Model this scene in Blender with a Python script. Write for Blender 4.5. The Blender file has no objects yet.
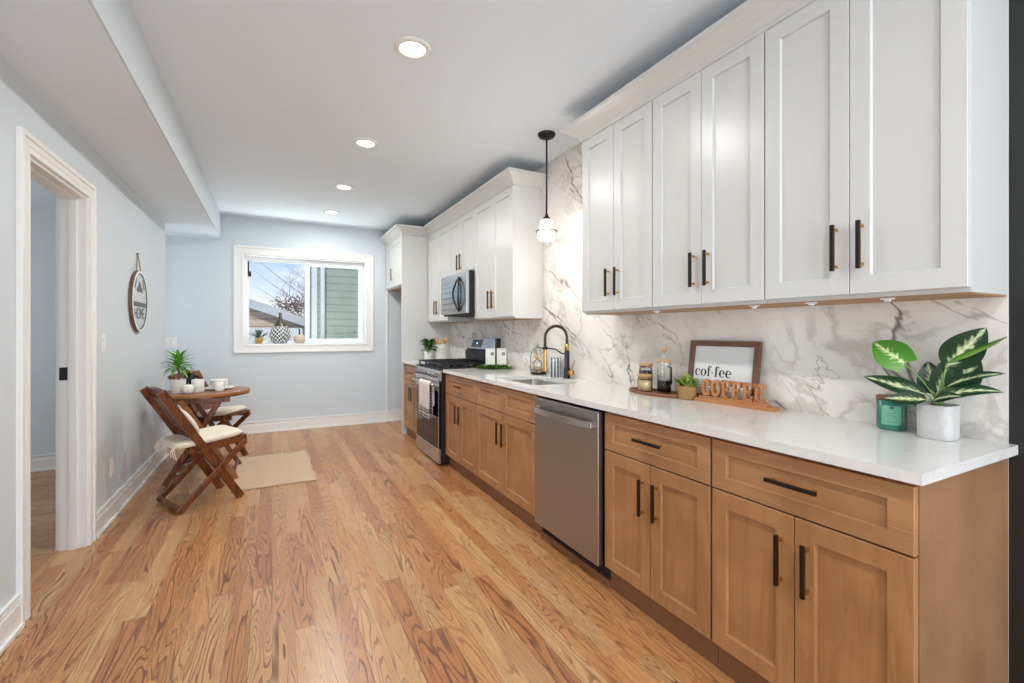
import bpy, bmesh, math, random
from mathutils import Vector, Matrix, noise as mnoise
R = math.radians
C = bpy.context.scene.collection
S = bpy.context.scene
# ---------------------------------------------------------------- camera, world, light, exposure
cam_d = bpy.data.cameras.new('camera'); cam = bpy.data.objects.new('camera', cam_d); C.objects.link(cam)
cam.location = (0, 0, 1.265); cam.rotation_euler = (R(90), 0, R(-27.568))
cam_d.sensor_width = 36; cam_d.lens = 459.447/1024*36; cam_d.shift_y = -9.56/1024
cam_d.clip_start = .05; cam_d.clip_end = 200
S.camera = cam
S.view_settings.view_transform = 'Standard'; S.view_settings.look = 'None'
S.view_settings.gamma = 1; S.view_settings.exposure = .33; S.view_settings.use_curve_mapping = False

def lin(c):
    return tuple(((v/255)/12.92 if v/255 <= .04045 else ((v/255+.055)/1.055)**2.4) for v in c)+(1,)

class G:                                             # tiny node-graph writer
    def __init__(s, nt): s.t = nt
    def n(s, kind, **k):
        x = s.t.nodes.new(kind)
        for a, b in k.items():
            if hasattr(x, a): setattr(x, a, b)
        return x
    def put(s, sock, v):
        if isinstance(v, bpy.types.NodeSocket): s.t.links.new(v, sock)
        else: sock.default_value = v
    def m(s, op, a, b=0.0, c=0.0):
        x = s.n('ShaderNodeMath', operation=op)
        s.put(x.inputs[0], a); s.put(x.inputs[1], b); s.put(x.inputs[2], c)
        return x.outputs[0]
    def xyz(s, a, b, c):
        x = s.n('ShaderNodeCombineXYZ')
        for i, v in enumerate((a, b, c)): s.put(x.inputs[i], v)
        return x.outputs[0]
    def sep(s, v):
        x = s.n('ShaderNodeSeparateXYZ'); s.put(x.inputs[0], v); return x.outputs
    def noise(s, v, sc=5, det=3, rough=.5, dist=0):
        x = s.n('ShaderNodeTexNoise'); s.put(x.inputs['Vector'], v)
        for k, q in (('Scale', sc), ('Detail', det), ('Roughness', rough), ('Distortion', dist)): s.put(x.inputs[k], q)
        return x.outputs['Fac']
    def white(s, v):
        x = s.n('ShaderNodeTexWhiteNoise'); x.noise_dimensions = '3D'; s.put(x.inputs['Vector'], v); return x.outputs['Value']
    def mix(s, f, a, b, kind='MIX'):
        x = s.n('ShaderNodeMix', data_type='RGBA', blend_type=kind)
        s.put(x.inputs[0], f); s.put(x.inputs[6], a); s.put(x.inputs[7], b); return x.outputs[2]
    def mapr(s, v, a, b, c=0.0, d=1.0, smooth=True):
        x = s.n('ShaderNodeMapRange', interpolation_type='SMOOTHSTEP' if smooth else 'LINEAR')
        for i, q in enumerate((v, a, b, c, d)): s.put(x.inputs[i], q)
        return x.outputs[0]
    def obj(s): return s.n('ShaderNodeTexCoord').outputs['Object']
    def uv(s): return s.n('ShaderNodeTexCoord').outputs['UV']
    def bump(s, h, strength=.2, dist=.002):
        x = s.n('ShaderNodeBump'); s.put(x.inputs['Height'], h)
        x.inputs['Strength'].default_value = strength; x.inputs['Distance'].default_value = dist
        return x.outputs[0]

world = bpy.data.worlds.new('world'); S.world = world; world.use_nodes = True
g = G(world.node_tree); bg = world.node_tree.nodes['Background']
d = g.n('ShaderNodeTexCoord').outputs['Generated']; dx = g.sep(d)
up = g.mapr(dx[2], 0.03, .20)
cl = g.mapr(g.noise(g.xyz(g.m('MULTIPLY', dx[0], 3.0), g.m('MULTIPLY', dx[1], 3.0), g.m('MULTIPLY', dx[2], 11.0)), 1.6, 5, .6), .42, .72)
sky = g.mix(up, lin((232, 240, 250)), lin((84, 150, 240)))
sky = g.mix(g.m('MULTIPLY', cl, .75), sky, lin((244, 247, 252)))
g.put(bg.inputs['Color'], sky); bg.inputs['Strength'].default_value = 1.0

def area(name, loc, rot, sx, sy, power, col=(1, 1, 1), shape='RECTANGLE'):
    l = bpy.data.lights.new(name, 'AREA'); l.shape = shape; l.size = sx
    if shape == 'RECTANGLE': l.size_y = sy
    l.energy = power; l.color = col
    o = bpy.data.objects.new(name, l); C.objects.link(o); o.location = loc; o.rotation_euler = rot
    return o
sun = bpy.data.lights.new('sun', 'SUN'); sun.energy = 2.0; sun.angle = R(3); sun.color = (1, .95, .88)
so = bpy.data.objects.new('sun', sun); C.objects.link(so); so.rotation_euler = (R(52), 0, R(-25))
area('rear_fill', (.54, -3.66, 1.30), (R(134), 0, 0), 2.7, 2.3, 155, (.86, .93, 1.0))  # added fill at the unseen rear opening, tilted up to brighten the ceiling
area('far_ceiling_fill', (.4, 7.35, .45), (R(-125), 0, 0), 2.6, .8, 75, (.95, .97, 1.0))  # added fill low outside the window, aimed up at the far ceiling
area('side_room_fill', (-3.3, 4.2, 1.5), (R(90), 0, R(-90)), 1.4, 1.4, 16, (.92, .96, 1.0))  # unseen fill lamp added to light the side room
area('hall_fill', (-2.4, 6.15, 1.4), (R(125), 0, R(-90)), .6, 1.5, 10, (.9, .96, 1.0))  # unseen fill added in the hall opening to lift the far end
LIGHT_Y = [2.256, 3.545, 4.721, 5.781, -.2, -1.4]  # last two are unseen, added behind the camera for their light
for ly in LIGHT_Y:
    area('downlight_beam', (.62, ly, 2.664), (0, 0, 0), .11, 0, 11.5, (1.0, .985, .96), 'DISK')

# ---------------------------------------------------------------- helpers
org = {}
class MB:
    def __init__(s): s.b = bmesh.new(); s.mi = 0; s.uvl = None
    def _new(s, fs):
        for f in fs: f.material_index = s.mi
    def box(s, x0, x1, y0, y1, z0, z1, bev=0):
        r = bmesh.ops.create_cube(s.b, size=1)
        vs = r['verts']
        for v in vs: v.co = Vector(((x0+x1)/2+v.co.x*(x1-x0), (y0+y1)/2+v.co.y*(y1-y0), (z0+z1)/2+v.co.z*(z1-z0)))
        fs = set(f for v in vs for f in v.link_faces); s._new(fs)
        if bev:
            es = set(e for v in vs for e in v.link_edges)
            q = bmesh.ops.bevel(s.b, geom=list(es), offset=bev, segments=2, profile=.5, affect='EDGES'); s._new(q['faces'])
        return s
    def bar(s, p, q, w, t, side=(0, 1, 0), bev=.003):  # box along p-q; t = thickness along side, w = across
        p = Vector(p); q = Vector(q); a = (q-p); L = a.length; a.normalize()
        sd = Vector(side); sd = (sd-a*sd.dot(a)).normalized(); o = a.cross(sd)
        r = bmesh.ops.create_cube(s.b, size=1); vs = r['verts']; m = (p+q)/2
        for v in vs: v.co = m+a*v.co.x*L+sd*v.co.y*t+o*v.co.z*w
        s._new(set(f for v in vs for f in v.link_faces))
        if bev:
            es = set(e for v in vs for e in v.link_edges)
            z = bmesh.ops.bevel(s.b, geom=list(es), offset=bev, segments=2, profile=.5, affect='EDGES'); s._new(z['faces'])
        return s
    def tube(s, pts, rad, n=10, caps=True):
        pts = [Vector(p) for p in pts]; m = len(pts)
        rs = rad if isinstance(rad, (list, tuple)) else [rad]*m
        T = []
        for i in range(m):
            T.append((pts[min(i+1, m-1)]-pts[max(i-1, 0)]).normalized())
        u = T[0].orthogonal().normalized(); rings = []
        for i in range(m):
            u = (u-T[i]*u.dot(T[i])).normalized(); w = T[i].cross(u)
            rings.append([s.b.verts.new(pts[i]+(u*math.cos(k*2*math.pi/n)+w*math.sin(k*2*math.pi/n))*rs[i]) for k in range(n)])
        fs = []
        for i in range(m-1):
            for k in range(n):
                fs.append(s.b.faces.new((rings[i][k], rings[i][(k+1) % n], rings[i+1][(k+1) % n], rings[i+1][k])))
        if caps: fs.append(s.b.faces.new(rings[0][::-1])); fs.append(s.b.faces.new(rings[-1]))
        for f in fs: f.smooth = True
        s._new(fs); return s
    def lathe(s, prof, c=(0, 0, 0), n=32, sx=1, sy=1, power=2.0, smooth=True):
        rings = []
        for r_, z in prof:
            if r_ < 1e-5: rings.append([s.b.verts.new((c[0], c[1], c[2]+z))]); continue
            ring = []
            for k in range(n):
                a = k*2*math.pi/n; ca, sa = math.cos(a), math.sin(a)
                ex = 2/power
                ring.append(s.b.verts.new((c[0]+r_*sx*math.copysign(abs(ca)**ex, ca), c[1]+r_*sy*math.copysign(abs(sa)**ex, sa), c[2]+z)))
            rings.append(ring)
        fs = []
        for A, B in zip(rings, rings[1:]):
            for k in range(n):
                a = [A[k % len(A)], A[(k+1) % len(A)]] if len(A) > 1 else [A[0]]
                b = [B[(k+1) % len(B)], B[k % len(B)]] if len(B) > 1 else [B[0]]
                if len(a)+len(b) > 2: fs.append(s.b.faces.new(a+b))
        for f in fs: f.smooth = smooth
        s._new(fs); return s
    def prism(s, poly, mat4, th, holes=()):            # 2-D polygon (x,y) extruded by th along local z, placed by mat4
        tb = bmesh.new(); loops = [poly]+list(holes); edges = []
        for lp in loops:
            vs = [tb.verts.new((x, y, 0)) for x, y in lp]
            for i in range(len(vs)): edges.append(tb.edges.new((vs[i], vs[(i+1) % len(vs)])))
        bmesh.ops.triangle_fill(tb, use_beauty=True, use_dissolve=False, edges=edges)
        r = bmesh.ops.extrude_face_region(tb, geom=tb.faces[:])
        for v in r['geom']:
            if isinstance(v, bmesh.types.BMVert): v.co.z += th
        bmesh.ops.recalc_face_normals(tb, faces=tb.faces[:])
        mp = {v: s.b.verts.new(mat4 @ v.co) for v in tb.verts}
        fs = [s.b.faces.new([mp[v] for v in f.verts]) for f in tb.faces]
        s._new(fs); tb.free(); return s
    def blob(s, c, rx, ry, rz, p=4.0, nu=24, nv=14, rot=None, pe=.9, pz=.75):   # superellipsoid
        rings = []
        f = lambda v, e: math.copysign(abs(v)**e, v)
        M = rot or Matrix.Identity(3)
        for j in range(nv+1):
            ph = -math.pi/2+math.pi*j/nv
            row = []
            for i in range(nu):
                th = 2*math.pi*i/nu
                q = Vector((rx*f(math.cos(ph), pe)*f(math.cos(th), 2/p), ry*f(math.cos(ph), pe)*f(math.sin(th), 2/p), rz*f(math.sin(ph), pz)))
                row.append(Vector(c)+M @ q)
            rings.append([s.b.verts.new(x) for x in row] if 0 < j < nv else [s.b.verts.new(Vector(c)+M @ Vector((0, 0, rz*(-1 if j == 0 else 1))))])
        fs = []
        for A, B in zip(rings, rings[1:]):
            for k in range(nu):
                a = [A[k % len(A)], A[(k+1) % len(A)]] if len(A) > 1 else [A[0]]
                b = [B[(k+1) % len(B)], B[k % len(B)]] if len(B) > 1 else [B[0]]
                fs.append(s.b.faces.new(a+b))
        for x in fs: x.smooth = True
        s._new(fs); return s
    def build(s, name, mat, parent=None, local=False, recalc=True):
        if recalc: bmesh.ops.recalc_face_normals(s.b, faces=s.b.faces[:])
        me = bpy.data.meshes.new(name)
        o = bpy.data.objects.new(name, me); C.objects.link(o)
        if parent is not None:
            o.parent = parent
            L = org.get(parent.name, Vector((0, 0, 0)))
            if not local: bmesh.ops.translate(s.b, verts=s.b.verts[:], vec=-L)
            org[o.name] = L
        s.b.to_mesh(me); s.b.free()
        for m in (mat if isinstance(mat, (list, tuple)) else [mat]): me.materials.append(m)
        return o
def empty(name, loc, label=None, cat=None, group=None, rz=0, kind=None):
    o = bpy.data.objects.new(name, None); C.objects.link(o); o.location = loc; o.rotation_euler = (0, 0, rz)
    o.empty_display_size = .05; org[o.name] = Vector(loc)
    return tag(o, label, cat, group, kind)
def tag(o, label=None, cat=None, group=None, kind=None):
    if label: o['label'] = label
    if cat: o['category'] = cat
    if group: o['group'] = group
    if kind: o['kind'] = kind
    return o
def struct(o): return tag(o, kind='structure')
def single(mb, name, mat, label, cat, group=None):      # a one-mesh thing
    return tag(mb.build(name, mat), label, cat, group)

# ---------------------------------------------------------------- materials
def base(name, rough=.5, metal=0.0, **k):
    m = bpy.data.materials.new(name); m.use_nodes = True
    b = m.node_tree.nodes['Principled BSDF']; g = G(m.node_tree)
    b.inputs['Roughness'].default_value = rough; b.inputs['Metallic'].default_value = metal
    for q, v in k.items(): b.inputs[q.replace('_', ' ')].default_value = v
    return m, g, b
def plain(name, c, rough=.5, metal=0.0, var=.05, sc=20, bump=0, **k):
    m, g, b = base(name, rough, metal, **k); c = lin(c)
    v = g.noise(g.obj(), sc, 3)
    g.put(b.inputs['Base Color'], g.mix(v, tuple(x*(1-var) for x in c[:3])+(1,), tuple(min(1, x*(1+var)) for x in c[:3])+(1,)))
    if bump: g.put(b.inputs['Normal'], g.bump(v, bump))
    return m
def emit(name, c, st):
    m, g, b = base(name); b.inputs['Base Color'].default_value = lin(c); b.inputs['Emission Color'].default_value = lin(c); b.inputs['Emission Strength'].default_value = st
    return m
def wood(name, c1, c2, axis='z', rough=.45, fine=1.0, ring=9.0, contrast=.5, blotch=.25):
    m, g, b = base(name, rough)
    o = g.sep(g.obj()); ax = {'x': 0, 'y': 1, 'z': 2}[axis]
    s = [g.m('MULTIPLY', o[i], (1.2 if i == ax else 12.0)*fine) for i in range(3)]
    n = g.noise(g.xyz(*s), 1.0, 2, .5, .4)
    t = g.m('FRACT', g.m('MULTIPLY', n, ring)); t = g.m('POWER', t, 2.5)
    s2 = [g.m('MULTIPLY', o[i], (6.0 if i == ax else 160.0)) for i in range(3)]
    p = g.noise(g.xyz(*s2), 1.0, 2)
    f = g.m('ADD', g.m('MULTIPLY', t, contrast), g.m('MULTIPLY', g.mapr(p, .35, .75), .35*contrast+.1))
    col = g.mix(f, lin(c1), lin(c2))
    bl = g.noise(g.obj(), 5.5, 3)
    col = g.mix(g.m('MULTIPLY', g.mapr(bl, .35, .7), blotch), col, lin(c2))
    g.put(b.inputs['Base Color'], col)
    return m
M = {}
M['wall'] = plain('wall_paint', (209, 218, 223), .55, var=.012, sc=60, bump=.03)
M['ceil'] = plain('ceiling_paint', (230, 240, 248), .8, var=.01, sc=60)
M['trim'] = plain('trim_paint', (238, 237, 233), .35, var=.01)
M['white'] = plain('white_cabinet_paint', (208, 208, 205), .3, var=.008)
M['vinyl'] = plain('window_vinyl', (238, 240, 240), .35, var=.01)
M['black_wall'] = plain('charcoal_paint', (32, 33, 32), .5, var=.05, sc=40)
M['black'] = plain('black_metal', (22, 22, 23), .38, .3, var=.1)
M['black_matte'] = plain('black_matte', (16, 16, 16), .6, var=.1)
M['iron'] = plain('cast_iron', (30, 31, 34), .45, .3, var=.2)
M['gold'] = plain('brushed_gold', (206, 160, 84), .28, 1.0)
M['bronze'] = plain('dark_bronze', (92, 72, 44), .35, .8)
M['nickel'] = plain('nickel', (180, 172, 160), .3, 1.0)
M['maple'] = wood('maple_stain', (182, 132, 86), (140, 92, 52), 'z', .42, .8, 5, .30, .40)
M['maple_h'] = wood('maple_stain_horizontal', (184, 136, 92), (140, 92, 52), 'y', .42, .8, 5, .30, .40)
M['maple_side'] = wood('maple_side_panel', (160, 120, 86), (134, 96, 64), 'z', .45, .35, 3, .35, .6)
M['kick'] = plain('kick_board', (134, 92, 62), .5, var=.1)
M['teak'] = wood('oiled_teak', (136, 76, 36), (58, 28, 12), 'z', .35, 1.2, 7, .7, .4)
M['teak_top'] = wood('oiled_teak_top', (176, 116, 66), (104, 60, 30), 'x', .3, 1.5, 7, .6, .3)
M['acacia'] = wood('acacia', (150, 96, 58), (96, 58, 34), 'y', .4, 2, 8, .6, .3)
M['bamboo'] = wood('bamboo', (206, 160, 108), (180, 130, 80), 'x', .45, 2, 8, .5, .2)
M['letterwood'] = wood('letter_wood', (196, 136, 86), (160, 102, 58), 'y', .5, 2, 8, .4, .3)
M['framewood'] = wood('frame_wood', (122, 84, 58), (84, 56, 38), 'y', .5, 2, 8, .5, .3)
M['pine'] = wood('raw_plywood', (186, 146, 104), (160, 118, 78), 'y', .6, 1, 6, .3, .3)
M['paper'] = plain('paper', (226, 228, 226), .7, var=.01)
M['ink'] = plain('ink', (18, 18, 18), .6)
M['ink_soft'] = plain('ink_soft', (150, 152, 150), .6)
M['ceramic'] = plain('white_ceramic', (232, 230, 224), .25, var=.02)
M['cloth'] = plain('cream_cloth', (232, 222, 204), .9, var=.05, sc=120, bump=.3)
M['towel'] = plain('towel_cloth', (226, 216, 206), .95, var=.05, sc=160, bump=.4)
M['soil'] = plain('soil', (50, 36, 26), .9, var=.3)
M['sugar'] = plain('sugar', (236, 212, 150), .9, var=.12, sc=300)
M['beans'] = plain('coffee_beans', (44, 26, 20), .4, var=.5, sc=160)
M['coffee'] = plain('coffee', (26, 14, 10), .15)
M['slate'] = plain('slate_paint', (92, 104, 110), .6)
M['pale'] = plain('pale_paint', (196, 206, 208), .6)
M['brick_w'] = plain('painted_white', (232, 232, 228), .6)
M['plastic'] = plain('white_plastic', (232, 232, 228), .35, var=.01)
M['disc'] = emit('lamp_disc', (255, 250, 240), 6)
M['shade'] = emit('opal_glass_lit', (255, 250, 242), 2.6)
M['display'] = plain('display_glass', (30, 36, 50), .15, 0)
M['knobm'] = plain('dark_knob', (54, 54, 56), .3, .6)
M['knobs'] = plain('satin_knob', (150, 150, 150), .3, .9)

def glass(name, c=(1, 1, 1), mixf=.12, rough=.02, k=.8):      # thin clear glass: mostly transparent, a little mirror
    m = bpy.data.materials.new(name); m.use_nodes = True; nt = m.node_tree; g = G(nt)
    for x in list(nt.nodes):
        if x.type == 'BSDF_PRINCIPLED': nt.nodes.remove(x)
    out = [x for x in nt.nodes if x.type == 'OUTPUT_MATERIAL'][0]
    t = g.n('ShaderNodeBsdfTransparent'); t.inputs[0].default_value = c+(1,)
    gl = g.n('ShaderNodeBsdfGlossy'); gl.inputs['Roughness'].default_value = rough
    fr = g.n('ShaderNodeFresnel'); fr.inputs[0].default_value = 1.45
    mx = g.n('ShaderNodeMixShader')
    g.put(mx.inputs[0], g.m('ADD', g.m('MULTIPLY', fr.outputs[0], k), mixf*.3))
    nt.links.new(t.outputs[0], mx.inputs[1]); nt.links.new(gl.outputs[0], mx.inputs[2]); nt.links.new(mx.outputs[0], out.inputs[0])
    return m
M['glass'] = glass('clear_glass', (.96, .97, .96))
M['pane'] = glass('window_glass', (.97, .985, .98), .0, .03, .12)
M['pane_green'] = glass('tinted_screened_glass', (.84, .86, .83), .0, .1, .15)
M['teal'] = None
m, g, b = base('teal_glass', .15); b.inputs['Base Color'].default_value = lin((40, 122, 104)); b.inputs['Coat Weight'].default_value = .6; M['teal'] = m
m, g, b = base('teal_label', .6); b.inputs['Base Color'].default_value = lin((122, 190, 160)); M['teal_label'] = m

def steel(name, axis=2, c=(168, 164, 160), rough=.36):
    m, g, b = base(name, rough, 1.0)
    o = g.sep(g.obj()); s = [g.m('MULTIPLY', o[i], 1.5 if i == axis else 90.0) for i in range(3)]
    n = g.noise(g.xyz(*s), 1, 2)
    g.put(b.inputs['Base Color'], g.mix(n, lin(tuple(x*.98 for x in c)), lin(tuple(min(255, x*1.02) for x in c))))
    g.put(b.inputs['Roughness'], g.mapr(n, .2, .8, rough-.02, rough+.04))
    return m
M['steel'] = steel('brushed_steel'); M['steel_h'] = plain('brushed_steel_bright', (196, 196, 196), .27, 1.0, .01)
m, g, b = base('oven_glass', .06); b.inputs['Base Color'].default_value = lin((10, 10, 11)); b.inputs['Specular IOR Level'].default_value = .3; M['oven_glass'] = m
m, g, b = base('microwave_glass', .12); o = g.sep(g.obj())
st = g.m('FRACT', g.m('MULTIPLY', o[2], 17.0)); refl_line = g.m('LESS_THAN', st, .10)  # louver reflections painted as darker lines in the window glass colour
g.put(b.inputs['Base Color'], g.mix(refl_line, lin((186, 196, 202)), lin((96, 104, 110)))); b.inputs['Metallic'].default_value = .6; M['mw_glass'] = m

def floor_mat(name, swap=False):
    m, g, b = base(name, .3)
    o = g.sep(g.obj()); X, Y = (o[1], o[0]) if swap else (o[0], o[1])
    W, L = .0826, 1.05
    row = g.m('FLOOR', g.m('DIVIDE', X, W)); rr = g.white(g.xyz(row, 3.7, 1.1))
    yy = g.m('ADD', Y, g.m('MULTIPLY', rr, 7.3))
    # planks of random length: jitter through a low frequency warp of the running coordinate
    q = g.m('DIVIDE', yy, L); col = g.m('FLOOR', q); cr = g.white(g.xyz(row, col, 9.2)); cr2 = g.white(g.xyz(col, row, 2.4))
    fx = g.m('FRACT', g.m('DIVIDE', X, W)); fy = g.m('FRACT', q)
    off = g.m('MULTIPLY', cr, 37.0)
    n = g.noise(g.xyz(g.m('MULTIPLY', X, 13.0), g.m('MULTIPLY', yy, 1.0), off), 1.0, 1.6, .4, .35)
    K = g.mapr(cr2, 0, 1, 12, 26, False)
    t = g.m('FRACT', g.m('MULTIPLY', n, K)); ringd = g.m('MULTIPLY', g.mapr(t, .48, .92), g.mapr(t, .93, 1.0, 1, 0))
    pore = g.mapr(g.noise(g.xyz(g.m('MULTIPLY', X, 420.0), g.m('MULTIPLY', yy, 14.0), off), 1.0, 2), .42, .72)
    light = g.mix(cr, lin((202, 148, 96)), lin((182, 125, 77)))
    light = g.mix(g.m('MULTIPLY', g.m('GREATER_THAN', cr2, .62), .40), light, lin((216, 178, 128)))
    light = g.mix(g.m('MULTIPLY', g.m('LESS_THAN', cr2, .17), .42), light, lin((168, 106, 64)))
    dark = lin((104, 58, 28))
    ramp = g.m('MULTIPLY', ringd, g.mapr(cr, 0, 1, .48, .95, False))
    c = g.mix(ramp, light, dark)
    c = g.mix(g.m('MULTIPLY', pore, .22), c, lin((140, 92, 54)))
    soft = g.noise(g.xyz(g.m('MULTIPLY', X, 16.0), g.m('MULTIPLY', yy, 1.6), off), 1.0, 3)
    c = g.mix(g.m('MULTIPLY', g.mapr(soft, .4, .75), .25), c, lin((162, 108, 66)))
    ex = g.m('LESS_THAN', g.m('MINIMUM', fx, g.m('SUBTRACT', 1.0, fx)), .010)
    ey = g.m('LESS_THAN', g.m('MINIMUM', fy, g.m('SUBTRACT', 1.0, fy)), .0010)
    e = g.m('MAXIMUM', ex, ey)
    c = g.mix(g.m('MULTIPLY', e, .55), c, lin((84, 50, 30)))
    g.put(b.inputs['Base Color'], c)
    g.put(b.inputs['Roughness'], g.mapr(ringd, 0, 1, .27, .40, False))
    g.put(b.inputs['Normal'], g.bump(g.m('SUBTRACT', 1.0, g.m('MAXIMUM', g.m('MULTIPLY', ringd, .25), e)), .12, .001))
    return m
M['floor'] = floor_mat('oak_floor'); M['floor2'] = floor_mat('oak_floor_side_room', True)

def marble():
    m, g, b = base('veined_marble', .16)
    o = g.sep(g.obj()); y, z = o[1], o[2]
    # veins fall towards the camera end of the wall: rotate the pattern in the wall plane
    ca, sa = math.cos(R(38)), math.sin(R(38))
    a = g.m('ADD', g.m('MULTIPLY', y, ca), g.m('MULTIPLY', z, sa))
    c_ = g.m('SUBTRACT', g.m('MULTIPLY', z, ca), g.m('MULTIPLY', y, sa))
    def vein(sa_, sc_, k, seed, dist, det=4):
        n = g.noise(g.xyz(g.m('MULTIPLY', a, sa_), g.m('MULTIPLY', c_, sc_), seed), 1.0, det, .54, dist)
        dd = g.m('ABSOLUTE', g.m('SUBTRACT', n, .5))
        return g.mapr(dd, 0.0, k, 1, 0)
    mask = g.mapr(g.noise(g.xyz(y, z, 4.0), 1.7, 2), .40, .62)
    mask2 = g.mapr(g.noise(g.xyz(y, z, 9.0), 2.6, 2), .45, .6)
    v1 = g.m('MULTIPLY', vein(.8, 2.3, .0115, 1.3, .6, 5), g.mapr(mask, 0, 1, .25, 1))
    v2 = g.m('MULTIPLY', vein(1.8, 3.6, .0065, 7.7, .6, 5), mask2)
    v3 = g.m('MULTIPLY', vein(3.5, 3.5, .05, 3.1, .6, 6), g.m('MULTIPLY', mask, .5))
    cloud = g.mapr(g.noise(g.xyz(g.m('MULTIPLY', a, .8), g.m('MULTIPLY', c_, 2.6), 5.5), 1.4, 5, .6, .8), .42, .72)
    warm = g.mapr(g.noise(g.xyz(y, z, 2.2), 1.3, 2), .4, .65)
    c = g.mix(g.m('MULTIPLY', cloud, .42), lin((236, 231, 224)), lin((188, 181, 174)))
    vc = g.mix(warm, lin((92, 78, 68)), lin((120, 80, 50)))
    c = g.mix(g.m('MULTIPLY', v3, .8), c, lin((160, 146, 134)))
    c = g.mix(g.m('MULTIPLY', v2, .62), c, vc)
    c = g.mix(g.m('MULTIPLY', v1, .85), c, vc)
    g.put(b.inputs['Base Color'], c)
    return m
M['marble'] = marble()
m, g, b = base('white_quartz', .09)
n = g.noise(g.obj(), 420, 2); v = g.m('ABSOLUTE', g.m('SUBTRACT', g.noise(g.obj(), 2.2, 5, .6, 1.5), .5))
c = g.mix(g.mapr(n, .6, .75), lin((228, 227, 223)), lin((214, 213, 210)))
g.put(b.inputs['Base Color'], g.mix(g.mapr(v, 0, .02, .22, 0), c, lin((196, 194, 190)))); M['quartz'] = m
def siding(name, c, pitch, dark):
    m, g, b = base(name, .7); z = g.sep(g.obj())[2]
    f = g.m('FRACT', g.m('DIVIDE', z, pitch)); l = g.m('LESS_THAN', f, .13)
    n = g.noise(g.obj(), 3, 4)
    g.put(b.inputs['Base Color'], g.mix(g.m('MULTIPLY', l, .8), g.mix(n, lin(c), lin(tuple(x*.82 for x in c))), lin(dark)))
    return m
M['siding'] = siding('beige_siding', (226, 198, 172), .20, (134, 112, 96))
M['siding_g'] = siding('green_siding', (190, 196, 180), .145, (136, 142, 128))
M['roof'] = plain('fascia', (196, 196, 198), .6, var=.05)
M['bark'] = plain('bark', (132, 108, 92), .9, var=.2)
M['fence'] = plain('fence_white', (206, 206, 204), .7, var=.04)
M['dry'] = plain('dry_leaves', (128, 96, 74), .9, var=.25)
M['grass'] = plain('lawn', (110, 122, 78), .95, var=.3, sc=8)
M['concrete'] = plain('planter_concrete', (206, 204, 200), .5, var=.10, sc=70, bump=1.0)
m, g, b = base('woven_basket', .8); o = g.sep(g.obj())
w = g.m('SINE', g.m('MULTIPLY', o[2], 1100.0)); w2 = g.m('SINE', g.m('ADD', g.m('MULTIPLY', o[1], 700.0), g.m('MULTIPLY', o[0], 700.0)))
g.put(b.inputs['Base Color'], g.mix(g.mapr(g.m('MULTIPLY', w, w2), -.6, .6), lin((128, 92, 48)), lin((196, 158, 98)))); M['basket'] = m
m, g, b = base('checked_cloth', .95); o = g.sep(g.obj())
ck = g.n('ShaderNodeTexChecker'); ck.inputs['Scale'].default_value = 34; g.put(ck.inputs[0], g.xyz(0.0, g.m('ADD', o[1], o[2]), g.m('SUBTRACT', o[2], o[1])))
g.put(b.inputs['Base Color'], g.mix(ck.outputs['Fac'], lin((60, 58, 58)), lin((222, 218, 212)))); M['check'] = m
m, g, b = base('jute_weave', .95); o = g.sep(g.obj())
w = g.m('MULTIPLY', g.m('SINE', g.m('MULTIPLY', o[0], 480.0)), g.m('SINE', g.m('MULTIPLY', o[1], 480.0)))
nn = g.noise(g.obj(), 14, 3)
g.put(b.inputs['Base Color'], g.mix(g.mapr(w, -1, 1), g.mix(nn, lin((186, 156, 128)), lin((202, 172, 142))), lin((214, 186, 158)))); g.put(b.inputs['Normal'], g.bump(w, .4)); M['jute'] = m
m, g, b = base('striped_glass', .1); o = g.sep(g.obj())
g.put(b.inputs['Base Color'], g.mix(g.mapr(g.m('SINE', g.m('MULTIPLY', g.m('SUBTRACT', g.m('MULTIPLY', o[0], .886), g.m('MULTIPLY', o[1], .463)), 260.0)), -.2, .2), lin((70, 76, 84)), lin((206, 212, 214)))); M['striped'] = m

def leafmat(name, edge, mid, spread=.5, blot=0.0, rough=.35):
    m, g, b = base(name, rough); u = g.sep(g.uv())
    dv = g.m('ABSOLUTE', g.m('SUBTRACT', u[1], .5))
    side = g.m('FRACT', g.m('ADD', g.m('MULTIPLY', u[0], 7.0), g.m('MULTIPLY', dv, -5.0)))
    nn = g.noise(g.obj(), 55, 3)
    d2 = g.m('ADD', g.m('MULTIPLY', dv, 2.0), g.m('MULTIPLY', g.m('SUBTRACT', nn, .5), 1.0*blot))
    d3 = g.m('ADD', d2, g.m('MULTIPLY', g.m('ABSOLUTE', g.m('SUBTRACT', side, .5)), .5*blot))
    midf = g.mapr(d3, .06, spread, 1, 0)
    rib = g.mapr(dv, .0, .035, 1, 0)
    c = g.mix(midf, lin(edge), lin(mid)); c = g.mix(g.m('MULTIPLY', rib, .7), c, lin((226, 232, 190)))
    g.put(b.inputs['Base Color'], c)
    return m
M['leaf_dark'] = leafmat('dieffenbachia_leaf', (24, 62, 34), (206, 222, 170), .52, .9)
M['leaf_bright'] = leafmat('bright_leaf', (74, 140, 34), (214, 232, 160), .42, .9)
M['leaf_green'] = leafmat('plain_leaf', (62, 122, 38), (120, 176, 70), .9)
M['leaf_lime'] = leafmat('lime_leaf', (128, 164, 56), (190, 214, 110), .9)
M['leaf_bright2'] = leafmat('garland_leaf', (84, 150, 36), (120, 180, 60), .9)
M['leaf_palm'] = leafmat('palm_leaf', (74, 148, 40), (128, 196, 70), .9)
M['leaf_basil'] = leafmat('basil_leaf', (38, 84, 34), (78, 128, 56), .9)
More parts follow.
